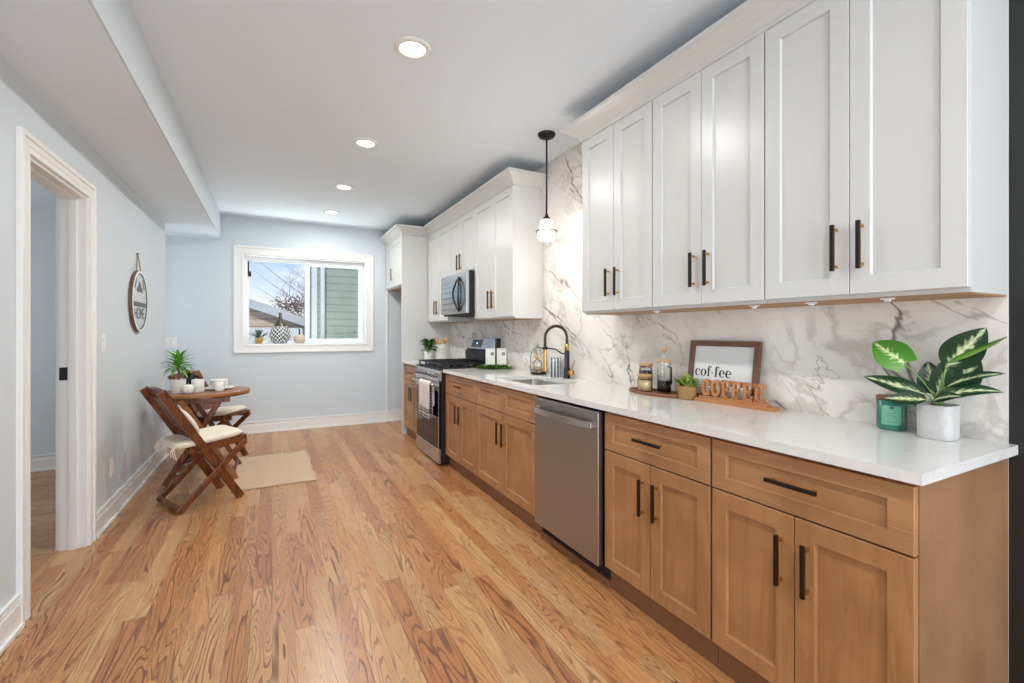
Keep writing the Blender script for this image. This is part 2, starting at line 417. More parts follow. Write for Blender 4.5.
M['leaf_agave'] = leafmat('agave_leaf', (36, 74, 62), (84, 124, 104), .9)
M['stem'] = plain('plant_stem', (120, 160, 80), .5)

def leaf(mb, p, d, up, L, W, droop=.3, fold=.15, shape='ovate', nu=10, nv=6, th=.0008):
    """leaf blade from p along d, bending away from up; written into the bmesh with UVs"""
    b = mb.b; uvl = b.loops.layers.uv.verify()
    p = Vector(p); d = Vector(d).normalized(); up = Vector(up); up = (up-d*up.dot(d)).normalized(); sd = d.cross(up)
    def width(t):
        if shape == 'ovate': return max(0, math.sin(math.pi*min(1, t**.75)))**.8
        if shape == 'heart': return max(0, math.sin(math.pi*min(1, ((t+.13)/1.13)**.8)))**.85
        if shape == 'lance': return max(0.02, math.sin(math.pi*min(1, t**.85)))**.75*(.6+.4*(1-t))
        return math.sin(math.pi*t)
    top = []; pos = p.copy(); step = L/nu; ang = 0
    rows = []
    for i in range(nu+1):
        t = i/nu; a = droop*t*1.6
        dd = (d*math.cos(a)-up*math.sin(a)); uu = (up*math.cos(a)+d*math.sin(a))
        w = W/2*width(max(.001, min(.999, t)))
        back = L*.16*(1-t)**4 if shape == 'heart' else 0
        rows.append([(pos+sd*(w*(2*j/nv-1))+uu*(abs(2*j/nv-1)*w*fold*2)-dd*back*abs(2*j/nv-1), (t, j/nv), uu) for j in range(nv+1)])
        pos = pos+dd*step
    for sgn in (0, 1):
        vs = [[b.verts.new(q[0]-q[2]*(th*sgn)) for q in r] for r in rows]
        for i in range(nu):
            for j in range(nv):
                idx = [(i, j), (i, j+1), (i+1, j+1), (i+1, j)]
                if sgn: idx = idx[::-1]
                f = b.faces.new([vs[x][y] for x, y in idx]); f.smooth = True; f.material_index = mb.mi
                for lp, (x, y) in zip(f.loops, idx): lp[uvl].uv = rows[x][y][1]

XW, XL, YB, ZC, ZS = 2.052, -.971, 6.575, 2.677, 2.383
# ---------------------------------------------------------------- room shell
q = MB(); q.box(XL-.13, XW+.12, -3.7, YB+.15, -.06, 0); q.box(-2.6, XL-.13, 5.82, YB+.15, -.06, 0); struct(q.build('floor', M['floor']))
q = MB(); q.box(-3.5, XL-.13, 2.0, 5.80, -.06, 0); struct(q.build('floor', M['floor2']))
q = MB(); q.box(-.542, XW+.12, -3.7, YB+.15, ZC, ZC+.1); struct(q.build('ceiling', M['ceil']))
q = MB(); q.mi = 0; q.box(-3.5, -.552, -3.7, YB+.15, ZS, ZC+.1); q.mi = 1; q.box(-.552, -.542, -3.7, YB+.15, ZS+.002, ZC+.1); struct(q.build('ceiling', [M['ceil'], M['wall']]))
DY0, DY1, DZ = 2.805, 3.573, 2.06
q = MB(); q.box(XL-.12, XL, -3.7, DY0, 0, ZS); q.box(XL-.12, XL, DY1, 5.82, 0, ZS); q.box(XL-.12, XL, DY0, DY1, DZ, ZS); struct(q.build('wall_left', M['wall']))
q = MB(); q.box(XW, XW+.12, -3.7, .5575, 0, ZC); struct(q.build('wall_right', M['black_wall']))
q = MB(); q.box(XW, XW+.12, .5575, YB+.15, 0, ZC); struct(q.build('wall_right', M['wall']))
WX0, WX1, WZ0, WZ1 = -.319, 1.152, 1.103, 2.232
q = MB(); q.box(-2.6, WX0, YB, YB+.15, 0, ZC); q.box(WX1, XW, YB, YB+.15, 0, ZC); q.box(WX0, WX1, YB, YB+.15, 0, WZ0); q.box(WX0, WX1, YB, YB+.15, WZ1, ZC); struct(q.build('wall_back', M['wall']))
q = MB(); q.box(XL, -.85, -3.7, -3.55, 0, ZC); q.box(1.93, XW, -3.7, -3.55, 0, ZC); q.box(-.85, 1.93, -3.7, -3.55, 2.5, ZC); q.box(-.85, 1.93, -3.7, -3.55, 0, .12); struct(q.build('wall_rear', M['wall']))
q = MB(); q.box(-3.6, -3.5, 1.9, 5.9, 0, ZS); q.box(-3.5, XL-.12, 1.9, 2.0, 0, ZS); q.box(-3.5, XL-.12, 5.70, 5.82, 0, ZS); struct(q.build('wall_side_room', M['wall']))
q = MB(); q.box(-2.7, -2.6, 5.82, YB+.15, 0, ZS); struct(q.build('wall_hall', M['wall']))
# unseen rear window frame, put in behind the camera to let light through
q = MB()
for x in (-.85, .06, .97, 1.88): q.box(x, x+.05, -3.64, -3.58, .12, 2.5)
q.box(-.85, 1.93, -3.64, -3.58, .12, .17); q.box(-.85, 1.93, -3.64, -3.58, 2.45, 2.5); struct(q.build('window_2', M['vinyl']))
# baseboards
def baseb(mb, p0, p1, nx, ny):                          # run from p0 to p1, outward normal (nx,ny)
    for off, z0, z1 in ((.030, 0, .018), (.017, 0, .105), (.013, .105, .122), (.008, .122, .134), (.016, .134, .145)):
        a = (p0[0], p0[1]); b_ = (p1[0]+nx*off, p1[1]+ny*off)
        mb.box(min(a[0], b_[0]), max(a[0], b_[0]), min(a[1], b_[1]), max(a[1], b_[1]), z0, z1, .0015)
q = MB(); baseb(q, (XL, -3.5), (XL, 2.72), 1, 0); baseb(q, (XL, 3.665), (XL, 5.82), 1, 0); struct(q.build('baseboard_left', M['trim']))
q = MB(); baseb(q, (-2.55, YB), (1.426, YB), 0, -1); baseb(q, (1.45, YB), (2.03, YB), 0, -1); struct(q.build('baseboard_back', M['trim']))
q = MB(); baseb(q, (-3.45, 5.70), (XL-.15, 5.70), 0, -1); struct(q.build('baseboard_side_room', M['trim']))
# doorway
dr = empty('door_1', (XL, (DY0+DY1)/2, 0), kind='structure')
def casing(mb, x, sgn):
    w = .086
    for a, b_, t in ((.0004, w-.0006, .014), (0, .02, .018), (w-.024, w, .022), (.03, .036, .017)):
        for y0, y1 in ((DY0-b_, DY0-a), (DY1+a, DY1+b_)):
            mb.box(min(x, x+sgn*t), max(x, x+sgn*t), y0, y1, 0, DZ+b_, .0012)
        mb.box(min(x, x+sgn*t), max(x, x+sgn*t), DY0-a, DY1+a, DZ+a, DZ+b_, .0012)
q = MB(); casing(q, XL, 1); casing(q, XL-.12, -1); q.build('casing', M['trim'], dr)
q = MB()
for y0, y1 in ((DY0, DY0+.014), (DY1-.014, DY1)): q.box(XL-.12, XL, y0, y1, 0, DZ-.014)
q.box(XL-.12, XL, DY0, DY1, DZ-.014, DZ)
for y0, y1 in ((DY0+.014, DY0+.026), (DY1-.026, DY1-.014)): q.box(XL-.075, XL-.04, y0, y1, 0, DZ-.026, .001)
q.box(XL-.075, XL-.04, DY0, DY1, DZ-.026, DZ-.014, .001)
q.build('jamb', M['trim'], dr)
q = MB(); q.box(XL-.118, XL-.082, DY1-.0165, DY1-.013, .985, 1.06, .001); q.build('strike_plate', M['iron'], dr)
# window
wn = empty('window_1', ((WX0+WX1)/2, YB, WZ0), kind='structure')
q = MB(); cw = .098
for a, b_, t in ((.0004, cw-.0006, .014), (0, .016, .020), (cw-.022, cw, .024)):
    q.box(WX0-b_, WX0-a, YB-t, YB, WZ0-b_, WZ1+b_, .0012); q.box(WX1+a, WX1+b_, YB-t, YB, WZ0-b_, WZ1+b_, .0012)
    q.box(WX0-a, WX1+a, YB-t, YB, WZ1+a, WZ1+b_, .0012); q.box(WX0-a, WX1+a, YB-t, YB, WZ0-b_, WZ0-a, .0012)
q.build('casing', M['trim'], wn)
q = MB()
q.box(WX0+.0005, WX0+.014, YB+.0005, YB+.149, WZ0+.0125, WZ1-.0145); q.box(WX1-.014, WX1-.0005, YB+.0005, YB+.149, WZ0+.0125, WZ1-.0145); q.box(WX0+.0005, WX1-.0005, YB+.0005, YB+.149, WZ1-.014, WZ1-.0005)
for x0, x1, z0, z1 in ((WX0+.0142, WX0+.045, WZ0+.031, WZ1-.051), (WX1-.045, WX1-.0142, WZ0+.031, WZ1-.051), (WX0+.0142, WX1-.0142, WZ1-.05, WZ1-.0147), (WX0+.0142, WX1-.0142, WZ0+.0127, WZ0+.03)):
    q.box(x0, x1, YB+.095, YB+.15, z0, z1, .001)
q.build('frame', M['vinyl'], wn)
q = MB(); q.box(WX0+.0005, WX1-.0005, YB+.0005, YB+.149, WZ0+.0005, WZ0+.012); q.build('window_sill', M['vinyl'], wn)
def sash(x0, x1, z0, z1, y, s, gm):
    q = MB(); q.box(x0, x0+s, y, y+.03, z0, z1, .002); q.box(x1-s, x1, y, y+.03, z0, z1, .002); q.box(x0+s, x1-s, y, y+.03, z0, z0+s, .002); q.box(x0+s, x1-s, y, y+.03, z1-s, z1, .002)
    f = q.build('sash', M['vinyl'], wn)
    q = MB(); q.box(x0+s, x1-s, y+.012, y+.018, z0+s, z1-s); q.build('glass_pane', gm, f)
sash(WX0+.03, .425, WZ0+.014, WZ1-.035, YB+.117, .030, M['pane'])
sash(.385, WX1-.03, WZ0+.014, WZ1-.035, YB+.085, .058, M['pane_green'])
q = MB(); q.box(WX0+.046, WX0+.062, YB+.098, YB+.113, 1.99, 2.16, .002); q.box(WX0+.05, WX0+.085, YB+.09, YB+.112, 1.965, 2.03, .003); q.build('window_latch', M['black'], wn)

# marble wall cladding
q = MB(); q.box(XW-.012, XW, .558, 5.66, .914, ZC-.002)
struct(q.build('wall_right', M['marble']))
XW2 = XW-.012
# ---------------------------------------------------------------- cabinets
def shaker(mb, y0, y1, z0, z1, xf, th=.02, rail=.058, dep=.011, rz=None):
    rz = rz or rail; e = .004; s = -1
    outer = [(y0, z0), (y1, z0), (y1, z1), (y0, z1)]
    inn = [(y0+rail, z0+rz), (y1-rail, z0+rz), (y1-rail, z1-rz), (y0+rail, z1-rz)]
    inn2 = [(y0+rail+e, z0+rz+e), (y1-rail-e, z0+rz+e), (y1-rail-e, z1-rz-e), (y0+rail+e, z1-rz-e)]
    b = mb.b
    def ring(pts, x): return [b.verts.new((x, y, z)) for y, z in pts]
    c = .0015
    o0 = ring(outer, xf+th); o1 = ring(outer, xf+c); o2 = ring([(y0+c, z0+c), (y1-c, z0+c), (y1-c, z1-c), (y0+c, z1-c)], xf)
    i0 = ring(inn, xf); i1 = ring(inn2, xf+dep)
    fs = []
    for A, B in ((o0, o1), (o1, o2), (o2, i0), (i0, i1)):
        for k in range(4): fs.append(b.faces.new((A[k], A[(k+1) % 4], B[(k+1) % 4], B[k])))
    fs.append(b.faces.new(i1)); fs.append(b.faces.new(o0[::-1])); mb._new(fs)
def handle(parent, y, z, xf, L=.16, vert=True, gold=True):
    q = MB(); q.mi = 0; h = L/2
    if vert: q.box(xf-.034, xf-.024, y-.006, y+.006, z-h, z+h, .001)
    else: q.box(xf-.034, xf-.024, y-h, y+h, z-.006, z+.006, .001)
    q.mi = 1
    if vert: q.box(xf-.024, xf-.021, y-.0055, y+.0055, z-h, z+h)
    else: q.box(xf-.024, xf-.021, y-h, y+h, z-.0055, z+.0055)
    for s in (-1, 1):
        yy, zz = (y, z+s*(h-.016)) if vert else (y+s*(h-.016), z)
        q.box(xf-.022, xf-.0005, yy-.005, yy+.005, zz-.005, zz+.005, .001)
    return q.build('handle', [M['black'], M['gold'] if gold else M['nickel']], parent)
XD = 1.447
def base_cabinet(y0, y1, label, fronts, kick0=0.0, drawer_handle=True, gold=True, side=False):
    t = empty('base_cabinet', ((XD+.022+XW)/2, (y0+y1)/2, 0), label, 'cabinet', 'wooden base cabinets along the counter')
    q = MB(); bx = XD+.0205
    if fronts == 2:     # sink base: open inside so the bowl has room
        q.box(bx, XW-.002, y0, y0+.018, .114, .883); q.box(bx, XW-.002, y1-.018, y1, .114, .883); q.box(bx, XW-.002, y0+.018, y1-.018, .114, .132)
        q.box(bx, bx+.018, y0+.018, y1-.018, .66, .72); q.box(bx, bx+.018, y0+.018, y1-.018, .865, .883); q.box(bx, bx+.018, (y0+y1)/2-.02, (y0+y1)/2+.02, .132, .865)
        q.box(XW-.02, XW-.002, y0+.018, y1-.018, .132, .883)
    else: q.box(bx, XW-.002, y0, y1, .114, .883)
    q.build('body', M['maple_side'] if side else M['maple'], t)
    q = MB(); q.box(1.488, 1.506, y0, y1, kick0, .1135); q.build('toe_kick', M['kick'], t)
    gp = .004; ym = (y0+y1)/2; a, b_ = y0+gp, y1-gp
    for i, (u, w) in enumerate(((a, ym-.0015), (ym+.0015, b_))):
        q = MB(); shaker(q, u, w, .116, .686, XD); dd = q.build('door', M['maple'], t)
        handle(dd, ym+(-.041 if i == 0 else .041), .539, XD, .16, True, gold)
    if fronts == 1:
        q = MB(); shaker(q, a, b_, .692, .869, XD, rail=.058, rz=.045); dd = q.build('drawer', M['maple_h'], t)
        if drawer_handle: handle(dd, ym, .786, XD, .16, False, gold)
    else:
        for u, w in ((a, ym-.0015), (ym+.0015, b_)):
            q = MB(); shaker(q, u, w, .692, .869, XD, rail=.058, rz=.045); q.build('false_drawer_front', M['maple_h'], t)
    return t
base_cabinet(.558, 1.172, 'maple base cabinet with one drawer at the near end of the counter', 1, side=True)
base_cabinet(1.174, 1.792, 'maple base cabinet with one drawer just right of the dishwasher', 1)
base_cabinet(2.451, 3.394, 'wide maple sink cabinet with two small false drawer fronts, no drawer handles', 2)
base_cabinet(3.396, 4.128, 'maple base cabinet with one drawer between the range and the sink cabinet', 1)
base_cabinet(4.925, 5.655, 'maple base cabinet beyond the range beside the tall white panel', 1)
# countertops
def rrect(x0, x1, y0, y1, r, n=6):
    P = []
    for cx, cy, a0 in ((x1-r, y1-r, 0), (x0+r, y1-r, 90), (x0+r, y0+r, 180), (x1-r, y0+r, 270)):
        for k in range(n+1):
            a = R(a0+90*k/n); P.append((cx+r*math.cos(a), cy+r*math.sin(a)))
    return P
SX0, SX1, SY0, SY1 = 1.52, 1.895, 2.60, 3.20
q = MB(); q.prism([(1.423, .537), (XW, .537), (XW, 4.132), (1.423, 4.132)], Matrix.Translation((0, 0, .884)), .030, holes=[rrect(SX0, SX1, SY0, SY1, .06)])
single(q, 'countertop', M['quartz'], 'long white quartz countertop over the maple cabinets from the dark wall to the range', 'countertop')
q = MB(); q.box(1.423, XW, 4.917, 5.662, .884, .914, .002)
single(q, 'countertop', M['quartz'], 'short white quartz countertop beyond the range against the tall white panel', 'countertop')
# sink bowl
q = MB()
loops = [(rrect(SX0-.012, SX1+.012, SY0-.012, SY1+.012, .07), .883), (rrect(SX0-.004, SX1+.004, SY0-.004, SY1+.004, .064), .883), (rrect(SX0, SX1, SY0, SY1, .06), .875), (rrect(SX0+.008, SX1-.008, SY0+.008, SY1-.008, .06), .70), (rrect(SX0+.04, SX1-.04, SY0+.04, SY1-.04, .05), .675)]
rg = [[q.b.verts.new((x, y, z)) for x, y in P] for P, z in loops]
for A, B in zip(rg, rg[1:]):
    for k in range(len(A)):
        f = q.b.faces.new((A[k], A[(k+1) % len(A)], B[(k+1) % len(A)], B[k])); f.smooth = True
q.b.faces.new(rg[-1]); sk = empty('kitchen_sink', (1.70, 2.9, .675), 'stainless undermount kitchen sink bowl set into the white countertop below the black faucet', 'sink')
o = q.build('bowl', M['steel'], sk)
q = MB(); q.lathe([(0, .0005), (.035, .0005), (.042, .004), (.045, .002)], (1.71, 2.9, .675), 24); q.build('drain', M['steel_h'], sk)

# dishwasher
t = empty('dishwasher', (1.74, 2.11, 0), 'stainless steel dishwasher between the maple cabinets, with a curved bar handle', 'dishwasher')
q = MB(); q.box(1.455, 2.03, 1.815, 2.443, .10, .866); q.build('body', M['black_matte'], t)
q = MB(); q.box(1.424, 1.4545, 1.812, 2.428, .105, .868, .004); dd = q.build('door', M['steel'], t)
q = MB(); P = []
for k in range(25):
    s_ = k/24; yy = 1.84+s_*(2.40-1.84); P.append(Vector((1.424-.014-.034*math.sin(math.pi*s_)**.6, yy, .80)))
for a, b_ in zip(P, P[1:]): q.bar(a, b_+Vector((0, .0006, 0)), .030, .012, (1, 0, 0), 0)
for yy in (1.848, 2.392): q.box(1.398, 1.426, yy-.012, yy+.012, .785, .815, .003)
q.build('handle', M['steel_h'], dd)
q = MB(); q.box(1.50, 1.53, 1.80, 2.443, .03, .10); q.build('kick_plate', M['black_matte'], t)
q = MB(); q.box(1.478, 1.499, 1.795, 2.448, 0, .032, .002); q.build('floor_strip', M['kick'], t)

# range
t = empty('gas_range', (1.72, 4.526, 0), 'stainless gas range with black cast iron grates and four front knobs', 'range')
RY0, RY1, RX = 4.146, 4.906, 1.388
q = MB(); q.box(RX+.028, 2.035, RY0, RY1, .02, .90, .002)
q.box(RX+.004, RX+.03, RY0+.004, RY0+.02, .03, .80); q.build('body', M['black_matte'], t)
q = MB(); q.box(RX, RX+.026, RY0+.003, RY1-.003, .018, .158, .004); q.build('bottom_drawer', M['steel_h'], t)
q = MB(); q.mi = 0; q.box(RX+.002, RX+.026, RY0+.003, RY1-.003, .166, .795, .003); q.mi = 1; q.box(RX-.001, RX+.004, RY0+.003, RY1-.003, .70, .795, .001)
q.mi = 1; q.box(RX-.0005, RX+.003, RY0+.003, RY0+.02, .166, .70)
dd = q.build('oven_door', [M['oven_glass'], M['steel_h']], t)
q = MB(); q.tube([(RX-.045, RY0+.03, .765), (RX-.045, RY1-.03, .765)], .014, 14)
for yy in (RY0+.05, RY1-.05): q.bar((RX-.048, yy, .765), (RX+.0, yy, .765), .026, .030, (0, 1, 0))
q.build('handle', M['steel_h'], dd)
q = MB(); q.prism([(RX-.012, .80), (RX+.03, .80), (RX+.03, .90), (RX+.012, .90)], Matrix(((1, 0, 0, 0), (0, 0, -1, RY1-.002), (0, 1, 0, 0), (0, 0, 0, 1))), .756)
cp = q.build('control_panel', M['steel_h'], t)
for k, yy in enumerate((4.25, 4.37, 4.60, 4.72, 4.82)):
    c_ = Vector((RX-.002, yy, .85)); n_ = Vector((-1, 0, .24)).normalized()
    q = MB(); q.tube([c_, c_+n_*.012], .026, 18); q.tube([c_+n_*.012, c_+n_*.034], [.021, .018], 18); q.bar(c_+n_*.034+Vector((0, 0, -.016)), c_+n_*.034+Vector((0, 0, .016)), .006, .006, (0, 1, 0), 0)
    q.build('knob', M['knobs'], cp)
q = MB(); q.box(RX+.0, 1.985, RY0, RY1, .9005, .918, .003); q.build('cooktop', M['iron'], t)
for cx in (1.53, 1.80):
    for cy in (4.29, 4.526, 4.76):
        q = MB(); q.lathe([(0, .030), (.030, .030), (.034, .024), (.034, .018), (.05, .014), (.052, .0)], (cx, cy, .9185), 20); q.build('burner', M['black_matte'], t)
for y0, y1 in ((RY0+.012, RY0+.25), (RY0+.258, RY1-.258), (RY1-.25, RY1-.012)):
    q = MB(); zt = .958; w = .013
    for yy in (y0+.006, (y0+y1)/2, y1-.006): q.bar((RX+.03, yy, zt), (1.95, yy, zt), w, w, (0, 1, 0), .002)
    for xx in (RX+.035, RX+.16, RX+.285, RX+.41, 1.945): q.bar((xx, y0, zt), (xx, y1, zt), w, w, (1, 0, 0), .002)
    for xx in (RX+.035, RX+.285, 1.945):
        for yy in (y0+.006, y1-.006): q.box(xx-.007, xx+.007, yy-.006, yy+.006, .919, zt)
    q.build('grate', M['iron'], t)
q = MB(); q.mi = 0; q.box(1.96, 2.036, RY0, RY1, .9185, 1.06, .002)
q.mi = 1; q.prism([(1.945, 1.085), (2.036, 1.085), (2.036, 1.20), (1.985, 1.20)], Matrix(((1, 0, 0, 0), (0, 0, -1, RY1-.02), (0, 1, 0, 0), (0, 0, 0, 1))), .72)
q.mi = 0; q.box(1.975, 2.036, RY0+.012, RY1-.012, 1.06, 1.085); q.box(1.99, 2.037, RY0+.003, RY0+.02, 1.06, 1.2)
bgp = q.build('backguard', [M['iron'], M['steel_h']], t)
q = MB(); a = Vector((1.985-1.945, 0, 1.20-1.085)).normalized(); nn = Vector((-a.z, 0, a.x))
c_ = Vector((1.965, 4.58, 1.1425))+nn*.001
q.bar(c_-a*.044, c_+a*.044, .26, .004, nn, .0); q.build('display', M['display'], bgp)
q = MB(); q.bar(c_+nn*.003-a*.009+Vector((0, -.01, 0)), c_+nn*.003+a*.009+Vector((0, -.01, 0)), .03, .002, nn, 0); q.build('clock', emit('clock_digits', (170, 210, 240), 1.2), bgp)
# towels on oven handle
def towel(y0, y1, zb, zbk, mat, name, label, dx=0.0):
    q = MB(); hx, hz, r_ = RX-.045, .765, .0165+dx
    prof = [(hx-r_-.001, zb)]
    for k in range(8): prof.append((hx-r_, zb+(hz-zb)*(k+1)/8))
    for k in range(1, 8): prof.append((hx-r_*math.cos(math.pi*k/8), hz+r_*math.sin(math.pi*k/8)))
    for k in range(7): prof.append((hx+r_, hz-(hz-zbk)*k/6))
    n = 14; G_ = []
    for i, (x, z) in enumerate(prof):
        row = []
        for j in range(n+1):
            y = y0+(y1-y0)*j/n; w = .004*math.sin(j*1.9)*max(0, min(1, (hz-z)*5)) if x < hx else 0
            row.append(q.b.verts.new((x+w, y, z)))
        G_.append(row)
    for i in range(len(prof)-1):
        for j in range(n):
            f = q.b.faces.new((G_[i][j], G_[i][j+1], G_[i+1][j+1], G_[i+1][j])); f.smooth = True
    o = single(q, name, mat, label, 'towel')
    s_ = o.modifiers.new('thick', 'SOLIDIFY'); s_.thickness = .003; s_.offset = 1
    return o
towel(4.25, 4.60, .42, .47, M['check'], 'dish_towel', 'black and white checked dish towel hanging lowest on the oven handle')
towel(4.22, 4.57, .515, .56, M['towel'], 'dish_towel', 'plain cream dish towel hanging over the checked one on the oven handle', .006)

# upper cabinets
XU = 1.751
def upper(y0, y1, z0, label, nd=2, hz=None, xf=XU, zt=2.468, group='white wall cabinets along the marble wall', hy=None, box0=None):
    t = empty('wall_cabinet', ((xf+.02+XW)/2, (y0+y1)/2, z0), label, 'cabinet', group)
    q = MB(); q.mi = 0; q.box(xf+.0205, XW2-.001, y0, y1, z0+.004, zt+.02); q.mi = 1; q.box(xf+.03, XW2-.001, y0+.006, y1-.006, z0, z0+.004)
    q.build('body', [M['white'], M['pine']], t)
    a, b_ = y0+.002, y1-.002; ym = (y0+y1)/2; zd = z0+.018
    hz = hz or zd+.083+.075
    if nd == 2:
        for i, (u, w) in enumerate(((a, ym-.0012), (ym+.0012, b_))):
            q = MB(); shaker(q, u, w, zd, zt, xf, rail=.060); dd = q.build('door', M['white'], t)
            handle(dd, ym+(-.040 if i == 0 else .040), hz, xf, .16)
    else:
        q = MB(); shaker(q, a, b_, zd, zt, xf, rail=.070); dd = q.build('door', M['white'], t)
        handle(dd, hy, hz, xf, .16)
    return t
upper(.555, 1.165, 1.376, 'tall white wall cabinet above the potted plant and green candle, nearest the dark wall', hz=1.556)
upper(1.167, 1.779, 1.376, 'tall white wall cabinet above the framed print, middle of the three nearest ones', hz=1.554)
upper(1.781, 2.391, 1.376, 'tall white wall cabinet beside the pendant lamp, above the tray of jars', hz=1.554)
upper(3.338, 4.143, 1.376, 'white wall cabinet to the right of the microwave with its broad side facing the pendant', hz=1.554)
upper(4.145, 4.905, 1.866, 'short white wall cabinet directly above the microwave', hz=1.995)
upper(4.907, 5.663, 1.376, 'white wall cabinet between the microwave and the tall fridge panel', hz=1.554)
upper(5.685, 6.553, 1.842, 'deep white cabinet over the empty refrigerator space with a single door', 1, hz=2.02, xf=1.421, hy=6.13)
for yc, lab in ((.765, 'tiny white mounting clip under the cabinet nearest the dark wall'), (1.005, 'tiny white mounting clip under the nearest cabinet, toward the window'), (1.235, 'tiny white mounting clip under the middle tall wall cabinet'), (1.785, 'tiny white mounting clip under the wall cabinets above the jar tray')):
    q = MB(); q.box(1.775, 1.800, yc-.016, yc+.016, 1.371, 1.3758, .0008); q.box(1.780, 1.795, yc-.007, yc+.007, 1.364, 1.371, .0008)
    single(q, 'mounting_clip', M['plastic'], lab, 'clip', 'small clips under the near wall cabinets')
# tall panel beside the refrigerator space, filler on the far side
q = MB(); q.box(1.421, XW2-.0, 5.664, 5.684, 0, 2.468)
single(q, 'fridge_panel', M['white'], 'tall white end panel standing between the counter and the refrigerator space', 'panel')
q = MB(); q.box(1.425, 1.447, 6.554, YB-.002, 0, 1.842); struct(q.build('trim_1', M['trim']))
# crown mouldings
def crown(path, label, xw=XW2):
    prof = [(0.0, 2.478), (.004, 2.478), (.004, 2.488), (.012, 2.493), (.030, 2.512), (.055, 2.530), (.080, 2.545), (.098, 2.552), (.100, 2.570), (0.0, 2.570)]
    prof = [(0, 2.47)]+[(o+.006, z) for o, z in prof[1:-1]]+[(0, 2.57)]
    q = MB(); rows = []
    for o_, z in prof: rows.append([q.b.verts.new((x-kx*o_, y+ky*o_, z)) for x, y, kx, ky in path])
    m_ = len(rows)
    for i in range(m_):
        A, B = rows[i], rows[(i+1) % m_]
        for k in range(len(A)-1): q.b.faces.new((A[k], A[k+1], B[k+1], B[k]))
    q.b.faces.new([r[0] for r in rows]); q.b.faces.new([r[-1] for r in rows][::-1])
    return single(q, 'crown_molding', M['white'], label, 'molding', 'white crown moldings on top of the wall cabinets')
XC = XU+.012
crown([(XW2, 2.391, 0, 1), (XC, 2.391, 1, 1), (XC, .555, 1, -1), (XW2, .555, 0, -1)], 'white crown molding along the top of the three nearest wall cabinets')
crown([(1.433, 6.568, 1, 0), (1.433, 5.664, 1, -1), (XC, 5.664, 1, -1), (XC, 3.338, 1, -1), (XW2, 3.338, 0, -1)], 'white crown molding along the far wall cabinets and the deep refrigerator cabinet')

# microwave
t = empty('microwave', (1.85, 4.526, 1.44), 'stainless over-the-range microwave with bowed dark handle below a short cabinet', 'microwave')
q = MB(); q.box(1.70, XW2-.002, 4.149, 4.902, 1.435, 1.863, .003); q.build('body', M['black_matte'], t)
q = MB(); q.box(1.668, 1.699, 4.151, 4.900, 1.45, 1.86, .004); dd = q.build('door', M['steel_h'], t)
q = MB(); q.box(1.665, 1.669, 4.44, 4.86, 1.50, 1.76, .001); q.build('window', M['mw_glass'], dd)
q = MB()
for sg in (-1, 1):
    q.tube([(1.660-.030*math.sin(math.pi*k/16), 4.345+sg*.075*math.sin(math.pi*k/16), 1.475+.34*k/16) for k in range(17)], .010, 8)
q.build('handle', M['knobm'], dd)
q = MB(); q.blob((1.660, 4.345, 1.645), .006, .055, .12, 2.2); q.build('handle_inset', plain('blue_grey_inset', (120, 150, 172), .15, .6), dd)

# outlets, switches
def plate(y, z, x, sx, kind, label, axis='x', nx=0, yb=0):
    q = MB()
    if axis == 'x': q.box(min(x, x+sx*.006), max(x, x+sx*.006), y-.037, y+.037, z-.06, z+.06, .002)
    else: q.box(y-.06, y+.06, x-.006, x, z-.06, z+.06, .002)
    t = empty(kind, (x, y, z) if axis == 'x' else (y, x, z), label, 'outlet' if kind == 'wall_outlet' else 'switch')
    q.build('cover_plate', M['plastic'], t)
    q = MB()
    if axis == 'x':
        if kind == 'wall_outlet':
            for dz in (-.02, .02): q.box(min(x+sx*.006, x+sx*.009), max(x+sx*.006, x+sx*.009), y-.015, y+.015, z+dz-.014, z+dz+.014, .002)
        else: q.box(min(x+sx*.006, x+sx*.011), max(x+sx*.006, x+sx*.011), y-.016, y+.016, z-.033, z+.033, .002)
    else:
        for dx_ in (-.028, .028): q.box(y+dx_-.016, y+dx_+.016, x-.010, x-.006, z-.033, z+.033, .002)
    q.build('socket' if kind == 'wall_outlet' else 'rocker', M['trim'], t)
plate(3.54, 1.15, XW2, -1, 'wall_outlet', 'white outlet on the marble wall behind the sink, left of the faucet')
plate(3.86, 1.19, XL, 1, 'light_switch', 'white light switch on the left wall next to the doorway')
plate(4.05, .345, XL, 1, 'wall_outlet', 'white outlet low on the left wall above the baseboard')
plate(-1.04, 1.145, YB, 0, 'light_switch', 'white double light switch on the back wall behind the table plant', 'y')

# ---------------------------------------------------------------- lights
for i, ly in enumerate(LIGHT_Y):
    lab = ['largest recessed ceiling light, nearest the camera', 'second recessed ceiling light from the camera', 'third recessed ceiling light, one before the farthest', 'farthest recessed ceiling light, nearest the window wall', 'unseen recessed ceiling light added just behind the camera', 'unseen recessed ceiling light added toward the rear wall'][i]
    t = empty('recessed_light', (.62, ly, ZC), lab, 'ceiling light', 'recessed lights in a row on the ceiling')
    q = MB(); q.lathe([(.062, -.002), (.064, -.009), (.085, -.007), (.092, -.0005), (.092, 0)], (.62, ly, ZC), 40); q.build('trim_ring', M['plastic'], t)
    q = MB(); q.lathe([(0, -.004), (.062, -.004), (.062, -.001), (0, -.001)], (.62, ly, ZC), 40); q.build('lens', M['disc'], t)
px, py = 1.735, 2.79
t = empty('pendant_light', (px, py, ZC), 'black rod pendant lamp with a small lit opal glass shade above the sink end', 'pendant lamp')
q = MB(); q.lathe([(0, 0), (.062, 0), (.064, -.008), (.055, -.024), (.030, -.036), (.012, -.040), (0, -.040)], (px, py, ZC), 32); q.build('canopy', M['black'], t)
q = MB(); q.tube([(px, py, ZC-.038), (px, py, 2.085)], .0065, 12); q.build('rod', M['black'], t)
